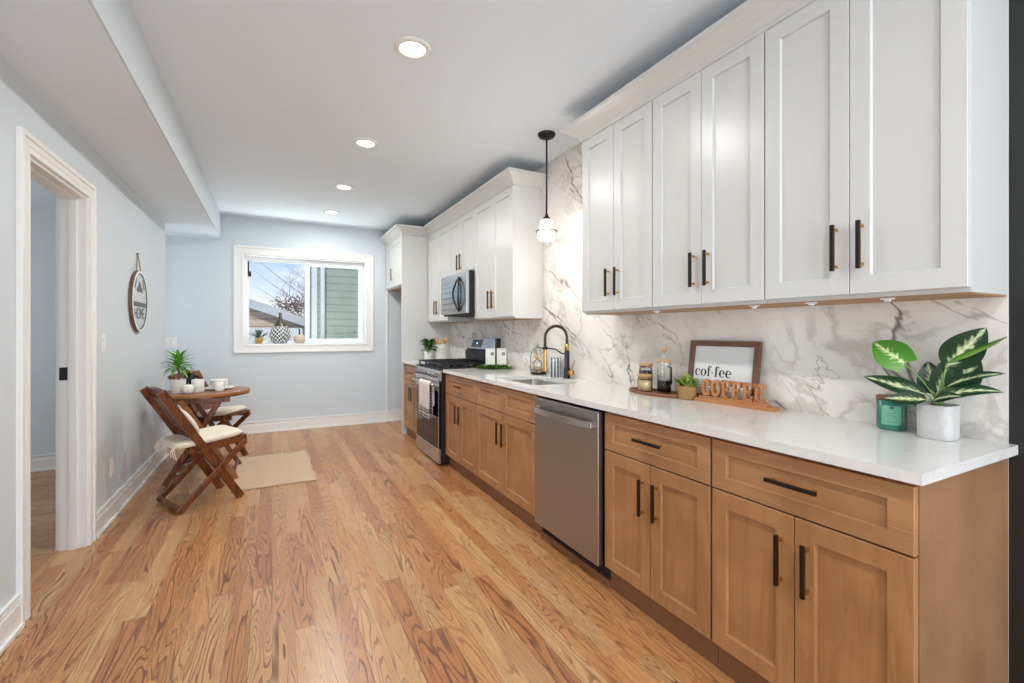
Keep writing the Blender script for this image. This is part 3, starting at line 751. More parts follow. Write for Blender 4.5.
q = MB(); q.lathe([(0, .03), (.010, .03), (.014, .012), (.024, .006), (.026, -.008), (0, -.008)], (px, py, 2.075), 24)
q.build('collar', M['black'], t)
q = MB(); q.lathe([(0, 2.064), (.030, 2.064), (.044, 2.055), (.048, 2.03), (.049, 1.985), (.062, 1.978), (.064, 1.945), (.058, 1.925), (.040, 1.918), (0, 1.918)], (px, py, 0), 32); q.build('lamp_shade', M['shade'], t)
q = MB(); ring = [(px+.074*math.cos(a*math.pi/20), py+.074*math.sin(a*math.pi/20), 1.981) for a in range(41)]
q.tube(ring, .0045, 8, False)
va = Vector((px, py, 0)).normalized()
for s_ in (-1, 1):
    e = Vector((px, py, 0))+va*s_*.074
    q.tube([(px+va.x*s_*.02, py+va.y*s_*.02, 2.070), (px+va.x*s_*.056, py+va.y*s_*.056, 2.062), (px+va.x*s_*.058, py+va.y*s_*.058, 2.0), (e.x, e.y, 1.981)], .003, 6)
q.build('shade_ring', M['black'], t)
pl = bpy.data.lights.new('pendant_bulb', 'POINT'); pl.energy = 5; pl.color = (1, .95, .88); pl.shadow_soft_size = .07
o = bpy.data.objects.new('pendant_bulb', pl); C.objects.link(o); o.location = (px, py, 1.84)

# ---------------------------------------------------------------- faucet and sink-side items
t = empty('kitchen_faucet', (1.985, 2.90, .914), 'black and gold spring-neck kitchen faucet standing behind the sink', 'faucet')
fx_, fy_ = 1.985, 2.90
q = MB(); q.lathe([(0, 0), (.028, 0), (.028, .006), (.024, .010), (.024, .075), (.019, .080), (.019, .205), (0, .205)], (fx_, fy_, .914), 24); q.build('body', M['black'], t)
q = MB(); q.lathe([(0, .205), (.017, .205), (.017, .262), (0, .262)], (fx_, fy_, .914), 20); q.build('neck_sleeve', M['gold'], t)
AX = -.195; arc = [Vector((fx_, fy_, 1.174))]
for k in range(0, 19):
    a = math.pi*k/18; arc.append(Vector((fx_+AX/2+(-AX/2)*math.cos(a), fy_, 1.215+.095*math.sin(a))))
arc.append(Vector((fx_+AX, fy_, 1.15)))
q = MB(); q.tube(arc, .0075, 10); q.build('hose', M['bronze'], t)
def along(P, s):                                       # point and tangent along a polyline
    L = [0]
    for a, b_ in zip(P, P[1:]): L.append(L[-1]+(b_-a).length)
    x = s*L[-1]
    for i in range(len(P)-1):
        if x <= L[i+1] or i == len(P)-2:
            u = (x-L[i])/max(1e-9, L[i+1]-L[i]); return P[i].lerp(P[i+1], u), (P[i+1]-P[i]).normalized()
q = MB(); H_ = []
for k in range(34*8+1):
    p, tn = along(arc, k/(34*8)); a = 2*math.pi*k/8; n1 = Vector((0, 1, 0)); n2 = tn.cross(n1)
    H_.append(p+(n1*math.cos(a)+n2*math.sin(a))*.0115)
q.tube(H_, .0022, 5); q.build('spring', M['black'], t)
q = MB(); q.lathe([(0, .265), (.0125, .265), (.0135, .25), (.0135, .17), (.016, .16), (.016, .12), (.02, .105), (.02, .09), (0, .09)], (fx_+AX, fy_, .88), 20); q.build('spray_head', M['gold'], t)
q = MB(); q.tube([(fx_-.01, fy_, 1.10), (fx_-.05, fy_, 1.103), (fx_-.10, fy_, 1.135), (fx_-.15, fy_, 1.142), (fx_+AX+.01, fy_, 1.145)], .0055, 8)
q.lathe([(.0135, -.010), (.019, -.010), (.019, .010), (.0135, .010)], (fx_+AX, fy_, 1.145), 20); q.build('spray_holder', M['black'], t)
q = MB(); q.tube([(fx_+.005, fy_-.02, .956), (fx_+.012, fy_-.055, .956)], .020, 16); q.tube([(fx_+.010, fy_-.045, .972), (fx_+.018, fy_-.062, 1.03), (fx_+.020, fy_-.07, 1.055)], [.006, .005, .0045], 8); q.build('lever', M['gold'], t)

cx, cy = 1.955, 3.27
t = empty('soap_caddy', (cx, cy, .914), 'black wire caddy with looped handle holding a soap bottle, left of the faucet', 'caddy')
q = MB(); q.lathe([(0, .004), (.062, .004), (.066, .010), (.066, .016), (.060, .016), (.058, .010), (0, .010)], (cx, cy, .914), 28); q.lathe([(.0655, .040), (.068, .042), (.0655, .044), (.063, .042), (.0655, .040)], (cx, cy, .914), 28)
for k in range(8):
    a = k*math.pi/4; q.tube([(cx+.0655*math.cos(a), cy+.0655*math.sin(a), .926), (cx+.0655*math.cos(a), cy+.0655*math.sin(a), .956)], .0022, 6)
q.build('basket', M['black'], t)
dv = Vector((.886, -.463, 0))
q = MB(); q.tube([Vector((cx, cy, .955))+dv*.066*math.cos(math.pi*k/20)*min(1, 1.0)+Vector((0, 0, .10+.082*math.sin(math.pi*k/20) if 0 < k < 20 else 0)) for k in range(21)], .0026, 6); q.build('loop_handle', M['black'], t)
t = empty('soap_bottle', (cx-.008, cy, .924), 'clear soap bottle with a gold pump sitting in the black wire caddy', 'bottle')
q = MB(); q.lathe([(0, .002), (.034, .002), (.038, .008), (.038, .085), (.030, .105), (.012, .112), (.012, .12), (0, .12)], (cx-.008, cy, .924), 24); q.build('bottle_body', M['glass'], t)
q = MB(); q.lathe([(0, .004), (.034, .004), (.0355, .010), (.0355, .05), (0, .05)], (cx-.008, cy, .925), 24); q.build('soap', plain('amber_soap', (226, 196, 150), .2), t)
q = MB(); q.lathe([(0, .12), (.014, .12), (.014, .132), (.005, .134), (.005, .155), (0, .155)], (cx-.008, cy, .924), 16); q.tube([(cx-.008, cy, 1.076), (cx-.038, cy, 1.074), (cx-.042, cy, 1.066)], .004, 8); q.build('pump', M['gold'], t)
q = MB(); q.lathe([(0, 0), (.040, 0), (.043, .006), (.045, .15), (.042, .15), (.040, .012), (0, .010)], (1.975, 3.05, .914), 28)
single(q, 'ribbed_tumbler', M['striped'], 'grey and clear vertically ribbed tumbler between the wire caddy and the faucet', 'tumbler')

# ---------------------------------------------------------------- tray with jars and coffee press
q = MB(); q.lathe([(0, 0), (.97, 0), (1.0, .004), (1.0, .015), (.985, .018), (.93, .018), (.915, .012), (0, .012)], (1.925, 1.93, .914), 56, .090, .195)
single(q, 'serving_tray', M['acacia'], 'oval dark wood serving tray under the glass jars and coffee press', 'tray')
def jar(x, y, z, r_, h, fill, fh, label, lid=True):
    t = empty('glass_jar', (x, y, z), label, 'jar', 'lidded glass jars on the wooden tray')
    q = MB(); q.lathe([(0, 0), (r_*.95, 0), (r_, .004), (r_, h*.82), (r_*.9, h*.9), (r_*.9, h)], (x, y, z), 30); q.build('glass_body', M['glass'], t)
    q = MB(); q.lathe([(0, .0055), (r_*.93, .0055), (r_*.93, fh), (r_*.5, fh+.004), (0, fh)], (x, y, z), 30); q.build('contents', M[fill], t)
    q = MB(); q.lathe([(0, h-.012), (r_*.85, h-.012), (r_*.85, h+.0005), (r_*1.02, h+.001), (r_*1.04, h+.006), (r_*1.02, h+.013), (0, h+.014)], (x, y, z), 30); q.build('lid', M['bamboo'], t)
jar(1.895, 1.985, .926, .040, .084, 'sugar', .058, 'small glass jar of pale sugar with bamboo lid at the front of the tray')
jar(1.952, 2.035, .926, .040, .140, 'beans', .110, 'taller glass jar of dark coffee beans with bamboo lid behind the sugar jar')
x, y, z = 1.945, 1.885, .926
t = empty('french_press', (x, y, z), 'glass coffee press with bamboo lid and ball knob on the oval tray', 'coffee press')
q = MB(); q.lathe([(0, 0), (.036, 0), (.038, .004), (.038, .172)], (x, y, z), 30); q.build('glass_body', M['glass'], t)
q = MB(); q.lathe([(0, .0065), (.0355, .0065), (.0355, .066), (0, .066)], (x, y, z), 30); q.build('coffee', M['coffee'], t)
q = MB(); q.lathe([(0, .172), (.042, .172), (.043, .178), (.041, .184), (0, .185)], (x, y, z), 30); q.build('lid', M['bamboo'], t)
q = MB(); q.tube([(x, y, z+.066), (x, y, z+.232)], .0022, 8); q.lathe([(0, .067), (.034, .067), (.034, .072), (0, .072)], (x, y, z), 24); q.build('plunger', M['steel_h'], t)
q = MB(); q.blob((x, y, z+.243), .015, .015, .014, 2, 16, 10); q.build('knob', M['bamboo'], t)
q = MB(); e = Vector((-.3, -.95, 0)).normalized(); c_ = Vector((x, y, z))
q.tube([c_+e*.042+Vector((0, 0, .15)), c_+e*.075+Vector((0, 0, .145)), c_+e*.078+Vector((0, 0, .06)), c_+e*.042+Vector((0, 0, .05))], .005, 8); q.build('handle', M['black'], t)

rnd = random.Random(5)
def foliage(mb, c, n, spread, L, W, shape='ovate', up=(.3, 1.0), droop=.5, jit=.01):
    for k in range(n):
        a = rnd.uniform(0, 2*math.pi); el = rnd.uniform(*up)
        d_ = Vector((math.cos(a)*math.cos(el*1.3), math.sin(a)*math.cos(el*1.3), math.sin(el*1.3)))
        p = Vector(c)+Vector((d_.x*spread*rnd.random(), d_.y*spread*rnd.random(), rnd.random()*jit))
        leaf(mb, p, d_, (0, 0, 1), L*rnd.uniform(.7, 1.1), W*rnd.uniform(.8, 1.1), droop*rnd.uniform(.4, 1.4), .12, shape, 5, 2)
x, y = 1.925, 1.705
t = empty('potted_herb', (x, y, .914), 'small light green herb in a woven basket pot beside the framed print', 'potted plant')
q = MB(); q.lathe([(0, 0), (.040, 0), (.043, .005), (.049, .066), (.050, .070), (.047, .070), (.044, .060), (0, .058)], (x, y, .914), 32); q.build('basket_pot', M['basket'], t)
q = MB(); foliage(q, (x, y, .972), 130, .05, .05, .016, 'ovate', (.35, 1.15), .5, .035); q.build('foliage', M['leaf_lime'], t, recalc=False)

# framed print, leaning on the marble
FX0, FX1, FY0, FY1, FZ = 1.992, 2.031, 1.362, 1.764, 1.218
t = empty('framed_print', (FX0, (FY0+FY1)/2, .914), 'brown wood framed white print reading cof·fee leaning on the marble wall', 'picture frame')
hgt = math.hypot(FX1-FX0, FZ-.914); upv = Vector((FX1-FX0, 0, FZ-.914)).normalized(); yv = Vector((0, -1, 0)); nv_ = yv.cross(upv)     # faces -X
FM = Matrix(((yv.x, upv.x, nv_.x, FX0), (yv.y, upv.y, nv_.y, FY1), (yv.z, upv.z, nv_.z, .9145), (0, 0, 0, 1)))
if nv_.x > 0: nv_ = -nv_
FW = FY1-FY0; fr = .028
q = MB(); q.prism([(0, 0), (FW, 0), (FW, hgt), (0, hgt)], FM @ Matrix.Translation((0, 0, -.004)), .018, holes=[[(fr, fr), (FW-fr, fr), (FW-fr, hgt-fr), (fr, hgt-fr)]])
q.build('frame', M['framewood'], t)
q = MB(); q.prism([(fr-.002, fr-.002), (FW-fr+.002, fr-.002), (FW-fr+.002, hgt-fr+.002), (fr-.002, hgt-fr+.002)], FM @ Matrix.Translation((0, 0, -.002)), .004); pp = q.build('print', M['paper'], t)
def ringsec(cx, cy, rx, ry, ix, iy, a0=0, a1=360, n=28, dx=0):
    full = abs(a1-a0) >= 360
    A = [(cx+rx*math.cos(R(a0+(a1-a0)*k/n)), cy+ry*math.sin(R(a0+(a1-a0)*k/n))) for k in range(n+(0 if full else 1))]
    B = [(cx+dx+ix*math.cos(R(a0+(a1-a0)*k/n)), cy+iy*math.sin(R(a0+(a1-a0)*k/n))) for k in range(n+(0 if full else 1))]
    return (A, [B]) if full else (A+B[::-1], [])
def rct(x0, x1, y0, y1): return ([(x0, y0), (x1, y0), (x1, y1), (x0, y1)], [])
def disc(cx, cy, r_): return ([(cx+r_*math.cos(k*math.pi/8), cy+r_*math.sin(k*math.pi/8)) for k in range(16)], [])
def g_c(): return .48, [ringsec(.26, .25, .23, .26, .105, .222, 48, 318, 28, .02), disc(.42, .40, .055)]
def g_o(): return .54, [ringsec(.27, .25, .25, .26, .115, .222)]
def g_e(): return .50, [ringsec(.26, .25, .23, .26, .105, .222, 0, 318, 30, .015), rct(.10, .49, .235, .268)]
def g_f(): return .36, [rct(.09, .215, .02, .60), rct(.02, .30, 0, .028), rct(.01, .34, .44, .47), ringsec(.25, .60, .16, .15, .040, .112, 40, 180, 16), disc(.345, .66, .052)]
wx = .036; sc = .072; wz = .122
for ch in ('c', 'o', 'f', '.', 'f', 'e', 'e'):
    if ch == '.': w_, parts = .26, [disc(.12, .27, .045)]
    else: w_, parts = {'c': g_c, 'o': g_o, 'f': g_f, 'e': g_e}[ch]()
    q = MB()
    for poly, hl in parts:
        T_ = lambda P: [(wx+a*sc, wz+b_*sc) for a, b_ in P]
        q.prism(T_(poly), FM @ Matrix.Translation((0, 0, .0022)), .0006, holes=[T_(h_) for h_ in hl])
    q.build('letter', M['ink'], pp); wx += w_*sc*1.02
q = MB()
for j, n_ in enumerate((5, 9, 10, 8)):
    u0 = .040
    for k in range(n_):
        w_ = .010+.009*((k*7+j*3) % 5)/5
        q.prism([(u0, .100-j*.014), (u0+w_, .100-j*.014), (u0+w_, .104-j*.014), (u0, .104-j*.014)], FM @ Matrix.Translation((0, 0, .0022)), .0004); u0 += w_+.005
q.build('fine_print', M['ink_soft'], pp)

# COFFEE block-letter sign
P0 = Vector((1.913, 1.655, .914)); P1 = Vector((1.938, 1.250, .914)); sx_ = (P1-P0).normalized(); W_ = (P1-P0).length; sn = Vector((sx_.y, -sx_.x, 0))  # towards the room
if sn.x > 0: sn = -sn
t = empty('coffee_sign', (P0+P1)/2, 'wooden COFFEE block letter sign on a stepped base in front of the frame', 'sign')
SM = Matrix(((sx_.x, 0, sn.x, P0.x), (sx_.y, 0, sn.y, P0.y), (0, 1, 0, .914), (0, 0, 0, 1)))
q = MB(); q.prism([(0, 0), (W_, 0), (W_, .018), (0, .018)], SM @ Matrix.Translation((0, 0, -.058)), .058); q.prism([(.022, .018), (W_-.035, .018), (W_-.035, .030), (.022, .030)], SM @ Matrix.Translation((0, 0, -.046)), .036); q.build('base', M['letterwood'], t)
def G_C(): return [ringsec(.5, .5, .5, .5, .24, .30, 42, 318, 28, .04), rct(.78, .92, .62, .95), rct(.78, .92, .06, .34)]
def G_O(): return [ringsec(.5, .5, .5, .5, .24, .30)]
def G_F(): return [rct(.12, .36, .0, 1.0), rct(0, .55, 0, .14), rct(0, .95, .86, 1.0), rct(.82, .95, .68, .87), rct(.38, .66, .45, .57), rct(.60, .70, .38, .64)]
def G_E(): return [rct(.12, .36, .0, 1.0), rct(0, .95, 0, .14), rct(0, .95, .86, 1.0), rct(.82, .95, .70, .87), rct(.82, .95, .13, .30), rct(.38, .66, .45, .57), rct(.60, .70, .40, .62)]
lw = (W_-.075)/6
for k, gl in enumerate((G_C, G_O, G_F, G_F, G_E, G_E)):
    q = MB(); x0 = .030+k*lw
    for poly, hl in gl():
        T_ = lambda P: [(x0+a*lw*.90, .030+b_*.084) for a, b_ in P]
        q.prism(T_(poly), SM @ Matrix.Translation((0, 0, -.038)), .020, holes=[T_(h_) for h_ in hl])
    q.build('letter', M['letterwood'], t)

# candle
x, y = 1.985, .838
t = empty('candle_jar', (x, y, .914), 'teal glass candle jar with a wooden lid beside the white textured planter', 'candle')
q = MB(); q.lathe([(0, 0), (.038, 0), (.043, .006), (.044, .014), (.044, .104), (.042, .106), (0, .106)], (x, y, .914), 36); q.build('glass_body', M['teal'], t)
q = MB(); q.lathe([(0, .1062), (.041, .1062), (.0445, .108), (.0445, .119), (.042, .121), (0, .121)], (x, y, .914), 36); q.build('lid', M['acacia'], t)
q = MB(); a0 = math.atan2(-y, -x); rings = []
for zz in (.935, 1.003):
    rings.append([q.b.verts.new((x+.0446*math.cos(a0+R(-38+76*k/12)), y+.0446*math.sin(a0+R(-38+76*k/12)), zz)) for k in range(13)])
for k in range(12): q.b.faces.new((rings[0][k], rings[0][k+1], rings[1][k+1], rings[1][k]))
lb = q.build('label', M['teal_label'], t, recalc=False)
q = MB()
for zz, hw in ((.975, 14), (.966, 18), (.945, 16)):
    for k in range(6):
        u0, u1 = -hw+2*hw*k/6, -hw+2*hw*(k+.65)/6
        vs = [q.b.verts.new((x+.0449*math.cos(a0+R(u)), y+.0449*math.sin(a0+R(u)), z_)) for u, z_ in ((u0, zz), (u1, zz), (u1, zz+.003), (u0, zz+.003))]; q.b.faces.new(vs)
q.build('fine_print', M['slate'], lb, recalc=False)
q = MB(); q.lathe([(0, .990-.914+.004), (.007, .990-.914+.004), (.007, .990-.914+.012), (0, .990-.914+.012)], (x+.0448*math.cos(a0), y+.0448*math.sin(a0), .912), 10, .3, 1); q.build('emblem', M['slate'], lb)

# dieffenbachia
x, y = 1.952, .695
t = empty('potted_dieffenbachia', (x, y, .914), 'leafy dark green and cream variegated plant in a white textured pot at the counter end', 'potted plant')
q = MB(); q.lathe([(0, 0), (.044, 0), (.0475, .004), (.049, .108), (.0495, .113), (.046, .113), (.047, .100), (0, .098)], (x, y, .914), 48, power=3.4); q.build('pot', M['concrete'], t)
q = MB(); q.lathe([(0, .099), (.0438, .099), (.03, .106), (0, .108)], (x, y, .914), 24, power=3.4); q.build('soil', M['soil'], t)
B0 = Vector((x, y, 1.018))
def stemleaf(att, tip, W, mt, L=None, droop=.2, nrm=(-.85, -.42, .3), shape='ovate', start=None, fold=.1):
    att = Vector(att); tip = Vector(tip); s0 = start or B0+Vector((rnd.uniform(-.015, .015), rnd.uniform(-.015, .015), 0))
    mid = s0.lerp(att, .5)+Vector((0, 0, .012))
    q = MB(); q.tube([s0, mid, att], [.0032, .0026, .0020], 6); q.build('stem', M['stem'], t)
    q = MB(); leaf(q, att, tip-att, nrm, L or (tip-att).length, W, droop, fold, shape, 14, 8); q.build('leaf', M[mt], t, recalc=False)
stemleaf((1.930, .778, 1.158), (1.92, .874, 1.238), .104, 'leaf_bright', .118, .15, (-.9, -.35, .25), 'heart')
stemleaf((1.945, .672, 1.150), (1.935, .572, 1.280), .102, 'leaf_dark', .160, .10, (-.9, -.35, .10))
stemleaf((1.90, .655, 1.165), (1.905, .500, 1.238), .055, 'leaf_green', .165, -.18, (-.35, -.1, .9))
stemleaf((1.93, .715, 1.056), (1.915, .892, 1.112), .062, 'leaf_dark', .190, .12, (-.75, .0, .7))
stemleaf((1.89, .700, 1.044), (1.885, .812, 1.040), .056, 'leaf_dark', .120, .10, (-.75, -.1, .7))
stemleaf((1.90, .685, 1.040), (1.88, .590, 1.120), .060, 'leaf_dark', .170, .75, (-.6, -.1, .8))
stemleaf((1.955, .700, 1.060), (1.95, .650, 1.190), .070, 'leaf_dark', .150, .10, (-.9, -.4, .1))
stemleaf((1.93, .670, 1.085), (1.92, .560, 1.165), .050, 'leaf_dark', .150, .40, (-.5, -.1, .85))
stemleaf((1.965, .665, 1.070), (1.97, .610, 1.165), .085, 'leaf_dark', .130, .15, (-.9, -.4, .2))
stemleaf((1.965, .710, 1.055), (1.97, .728, 1.160), .075, 'leaf_dark', .115, .20, (-.9, -.3, .2))
stemleaf((1.90, .690, 1.040), (1.87, .640, 1.075), .045, 'leaf_dark', .090, .4, (-.6, -.2, .8))
stemleaf((1.97, .690, 1.070), (1.985, .660, 1.150), .060, 'leaf_dark', .10, .2, (-.9, -.3, .2))

# boxes with garland near the range
dirv = Vector((.8865, -.4628, 0)); rz_ = -R(27.57)
tc = Vector((1.893, 3.955, .914))
t = empty('display_stand', tc, 'low white tray stand under the two white boxes near the range', 'tray', rz=rz_)
q = MB(); q.box(-.145, .145, -.065, .065, .026, .038, .003)
for sx__ in (-1, 1):
    for sy__ in (-1, 1): q.box(sx__*.12-.012, sx__*.12+.012, sy__*.045-.012, sy__*.045+.012, 0, .026, .002)
q.build('tray_board', M['ceramic'], t, local=True)
for k, s_ in enumerate((-.053, .053)):
    c_ = tc+dirv*s_+Vector((0, 0, .0385))
    t = empty('gift_box', c_, ('left' if k == 0 else 'right')+' one of two white paper boxes with a round black emblem near the range', 'box', 'white boxes with round emblems', rz=rz_)
    q = MB(); q.box(-.045, .045, -.032, .032, 0, .145, .003); q.bar((-.045, 0, .150), (.045, 0, .150), .012, .012, (0, 1, 0), .002)
    q.prism([(-.032, .144), (.032, .144), (0, .158)], Matrix(((0, 0, 1, -.045), (1, 0, 0, 0), (0, 1, 0, 0), (0, 0, 0, 1))), .09); q.build('box_body', M['ceramic'], t, local=True)
    q = MB(); A, Hh = ringsec(0, 0, .016, .016, .009, .009); q.prism(A, Matrix(((1, 0, 0, .018), (0, 0, -1, -.0322), (0, 1, 0, .105), (0, 0, 0, 1))), .0006, holes=Hh); q.prism(disc(0, 0, .005)[0], Matrix(((1, 0, 0, .018), (0, 0, -1, -.0322), (0, 1, 0, .105), (0, 0, 0, 1))), .0006)
    q.build('emblem', M['ink'], t, local=True)
    q = MB()
    for j in range(3): q.box(-.034, -.034+.010, -.0328, -.0322, .02+j*.018, .024+j*.018)
    q.build('fine_print', M['ink_soft'], t, local=True)
q = MB()
for k in range(420):
    s_ = rnd.uniform(-.165, .135); b_z = .5+.5*math.sin(s_*90); c_ = tc+dirv*s_+Vector((-.4628, -.8865, 0))*rnd.uniform(.068, .092)+Vector((0, 0, rnd.uniform(.004, .022+.02*b_z)))
    a = rnd.uniform(0, 2*math.pi); leaf(q, c_, (math.cos(a), math.sin(a), rnd.uniform(-.05, .7)), (0, 0, 1), .034, .022, .5, .12, 'ovate', 4, 2)
single(q, 'leaf_garland', M['leaf_bright2'], 'bright green leafy garland lying in front of the two white boxes', 'garland')
bpy.data.objects['leaf_garland'].location.z = .004

# beyond the range: basil and utensil crock
x, y = 1.672, 5.39
t = empty('potted_basil', (x, y, .914), 'small dark green leafy plant in a white pot beyond the range', 'potted plant')
q = MB(); q.lathe([(0, 0), (.040, 0), (.044, .004), (.048, .10), (.049, .112), (.045, .112), (.043, .095), (0, .093)], (x, y, .914), 28); q.build('pot', M['ceramic'], t)
q = MB(); foliage(q, (x, y, 1.035), 60, .07, .10, .065, 'ovate', (.0, 1.1), .6, .10); q.build('foliage', M['leaf_basil'], t, recalc=False)
x, y = 1.822, 5.345
t = empty('utensil_crock', (x, y, .914), 'white ceramic crock with small lettering, holding wooden utensils beyond the range', 'crock')
q = MB(); q.lathe([(0, 0), (.068, 0), (.072, .005), (.074, .195), (.075, .20), (.070, .20), (.068, .190), (.066, .01), (0, .008)], (x, y, .914), 36); q.build('pot', M['ceramic'], t)
q = MB(); a0 = math.atan2(-y, -x)
for zz, hw, n_ in ((1.035, 20, 4), (1.045, 16, 3), (1.013, 26, 7), (1.060, 24, 6)):
    for k in range(n_):
        u0, u1 = -hw+2*hw*k/n_, -hw+2*hw*(k+.6)/n_
        vs = [q.b.verts.new((x+.0745*math.cos(a0+R(u)), y+.0745*math.sin(a0+R(u)), z_)) for u, z_ in ((u0, zz), (u1, zz), (u1, zz+.005), (u0, zz+.005))]; q.b.faces.new(vs)
q.build('lettering', M['slate'], bpy.data.objects[t.name], recalc=False)
for k, (a, ln_, w_) in enumerate(((2.6, .27, .034), (3.3, .25, .030), (5.6, .275, .036), (.4, .265, .032), (4.4, .26, .026))):
    dxy = Vector((math.cos(a), math.sin(a), 0)); b0 = Vector((x, y, .928))+dxy*.022; tp = Vector((x, y, .914))+dxy*.065+Vector((0, 0, ln_))
    q = MB(); q.tube([b0, b0.lerp(tp, .8)], .006, 8)
    Rm = Matrix.Rotation(0, 3, 'X'); q.blob(b0.lerp(tp, .92), w_*.8, .010, .036, 2.4, 14, 8, Matrix.Rotation(R(-27), 3, 'Z'))
    single(q, 'wooden_utensil', M['bamboo'], 'wooden spoon or spatula standing in the white crock beyond the range', 'utensil', 'wooden utensils in the white crock')

# ---------------------------------------------------------------- window sill things
SZ = WZ0+.0125; SY = 6.625
x = -.147
t = empty('potted_succulent', (x, SY, SZ), 'spiky dark green succulent in a small gold and white pot on the window sill', 'potted plant')
q = MB(); q.lathe([(0, 0), (.032, 0), (.034, .004), (.050, .045), (.052, .062), (.047, .074), (.040, .078), (.036, .074), (0, .070)], (x, SY, SZ), 28); q.build('pot', plain('gold_glaze', (196, 160, 84), .35, .2, .25, 40), t)
q = MB()
for k in range(16):
    a = k*2.4; el = .5+.55*(k % 4)/3
    leaf(q, (x+.01*math.cos(a), SY+.008*math.sin(a), SZ+.070), (math.cos(a)*math.cos(el)*.9, math.sin(a)*math.cos(el)*.35, math.sin(el)), (0, 0, 1), .13, .026, .15, .25, 'lance', 7, 2, .002)
q.build('foliage', M['leaf_agave'], t, recalc=False)
x = .092
t = empty('lattice_vase', (x, SY, SZ), 'large teardrop vase with a silver neck and black and white lattice body on the sill', 'vase')
q = MB(); q.mi = 0
q.lathe([(0, 0), (.062, 0), (.085, .018), (.108, .05), (.121, .09), (.124, .12), (.118, .155), (.102, .19), (.08, .222)], (x, SY, SZ), 40, 1, .42)
m, g, b = base('lattice_pattern', .3); o = g.sep(g.obj())
u = g.m('MULTIPLY', g.m('ARCTAN2', g.m('SUBTRACT', o[0], 0.0), g.m('MULTIPLY', o[1], -2.2)), 3.6)
v = g.m('MULTIPLY', g.m('SUBTRACT', o[2], 0.0), 118.0)
wv = g.m('ADD', g.m('SINE', g.m('MULTIPLY', u, 4.2)), g.m('SINE', g.m('ADD', v, g.m('SINE', g.m('MULTIPLY', u, 1.5)))))
g.put(b.inputs['Base Color'], g.mix(g.m('GREATER_THAN', g.m('ABSOLUTE', wv), .55), lin((236, 238, 236)), lin((70, 80, 84))))
q.build('body', m, t)
q = MB(); q.lathe([(.08, .222), (.06, .245), (.040, .275), (.026, .31), (.018, .345), (.015, .385), (.019, .397), (.014, .397), (.010, .38), (.012, .34)], (x, SY, SZ), 32, 1, .42); q.build('neck', plain('pewter', (92, 88, 78), .3, .8), t)
x = .318
t = empty('bottle_vase', (x, SY, SZ), 'small squat cream bottle vase with a thin dark neck on the window sill', 'vase')
q = MB(); q.lathe([(0, 0), (.038, 0), (.058, .016), (.068, .045), (.066, .075), (.050, .100), (.026, .112), (.014, .116), (0, .116)], (x, SY, SZ), 32, 1, .68); q.build('body', plain('speckled_cream', (206, 190, 166), .5, 0, .18, 50), t)
q = MB(); q.lathe([(.013, .115), (.010, .13), (.008, .165), (.011, .190), (.008, .190), (.006, .165)], (x, SY, SZ), 20); q.build('neck', plain('dark_neck', (60, 62, 60), .4, .3), t)

# ---------------------------------------------------------------- wall sign
sy_, sz_, sr = 4.690, 1.512, .247
t = empty('round_wall_sign', (XL, sy_, sz_), 'round grey and white sign with a brown rim hanging by rope on the left wall', 'sign')
SX = Matrix(((0, 0, 1, XL+.004), (1, 0, 0, sy_), (0, 1, 0, sz_), (0, 0, 0, 1)))
cir = lambda r_, n=64: [(r_*math.cos(2*math.pi*k/n), r_*math.sin(2*math.pi*k/n)) for k in range(n)]
q = MB(); q.mi = 0; q.prism(cir(sr), SX, .022, holes=[cir(sr-.012)]); q.mi = 1; q.prism(cir(sr-.003), SX @ Matrix.Translation((0, 0, .0215)), .003, holes=[cir(sr-.020)]); q.build('rim', [M['framewood'], M['trim']], t)
q = MB(); q.prism(cir(sr-.013), SX, .016); fc = q.build('face', M['slate'], t)
q = MB(); q.prism(cir(sr-.030), SX @ Matrix.Translation((0, 0, .016)), .001); q.build('face_disc', M['pale'], fc)
# marks: little house, one row of letters, a dark band, brush script below
q = MB(); Z1 = SX @ Matrix.Translation((0, 0, .017))
hp = [(-.09, .075), (.09, .075), (.09, .10), (.05, .12), (0, .165), (-.05, .12), (-.09, .10)]
q.prism(hp, Z1, .001); q.prism(rct(-.205, .205, -.045, -.008)[0], Z1, .001)
for sg in (-1, 1): q.prism([(sg*.13, .10), (sg*.165, .10), (sg*.10, .185), (sg*.085, .175)], Z1, .001)
q.build('dark_marks', M['slate'], fc)
q = MB()
def seg(u0, v0, u1, v1, w):
    dx_, dy_ = u1-u0, v1-v0; L_ = math.hypot(dx_, dy_); nx_, ny_ = -dy_/L_*w/2, dx_/L_*w/2
    q.prism([(u0+nx_, v0+ny_), (u0-nx_, v0-ny_), (u1-nx_, v1-ny_), (u1+nx_, v1+ny_)], Z1, .0015)
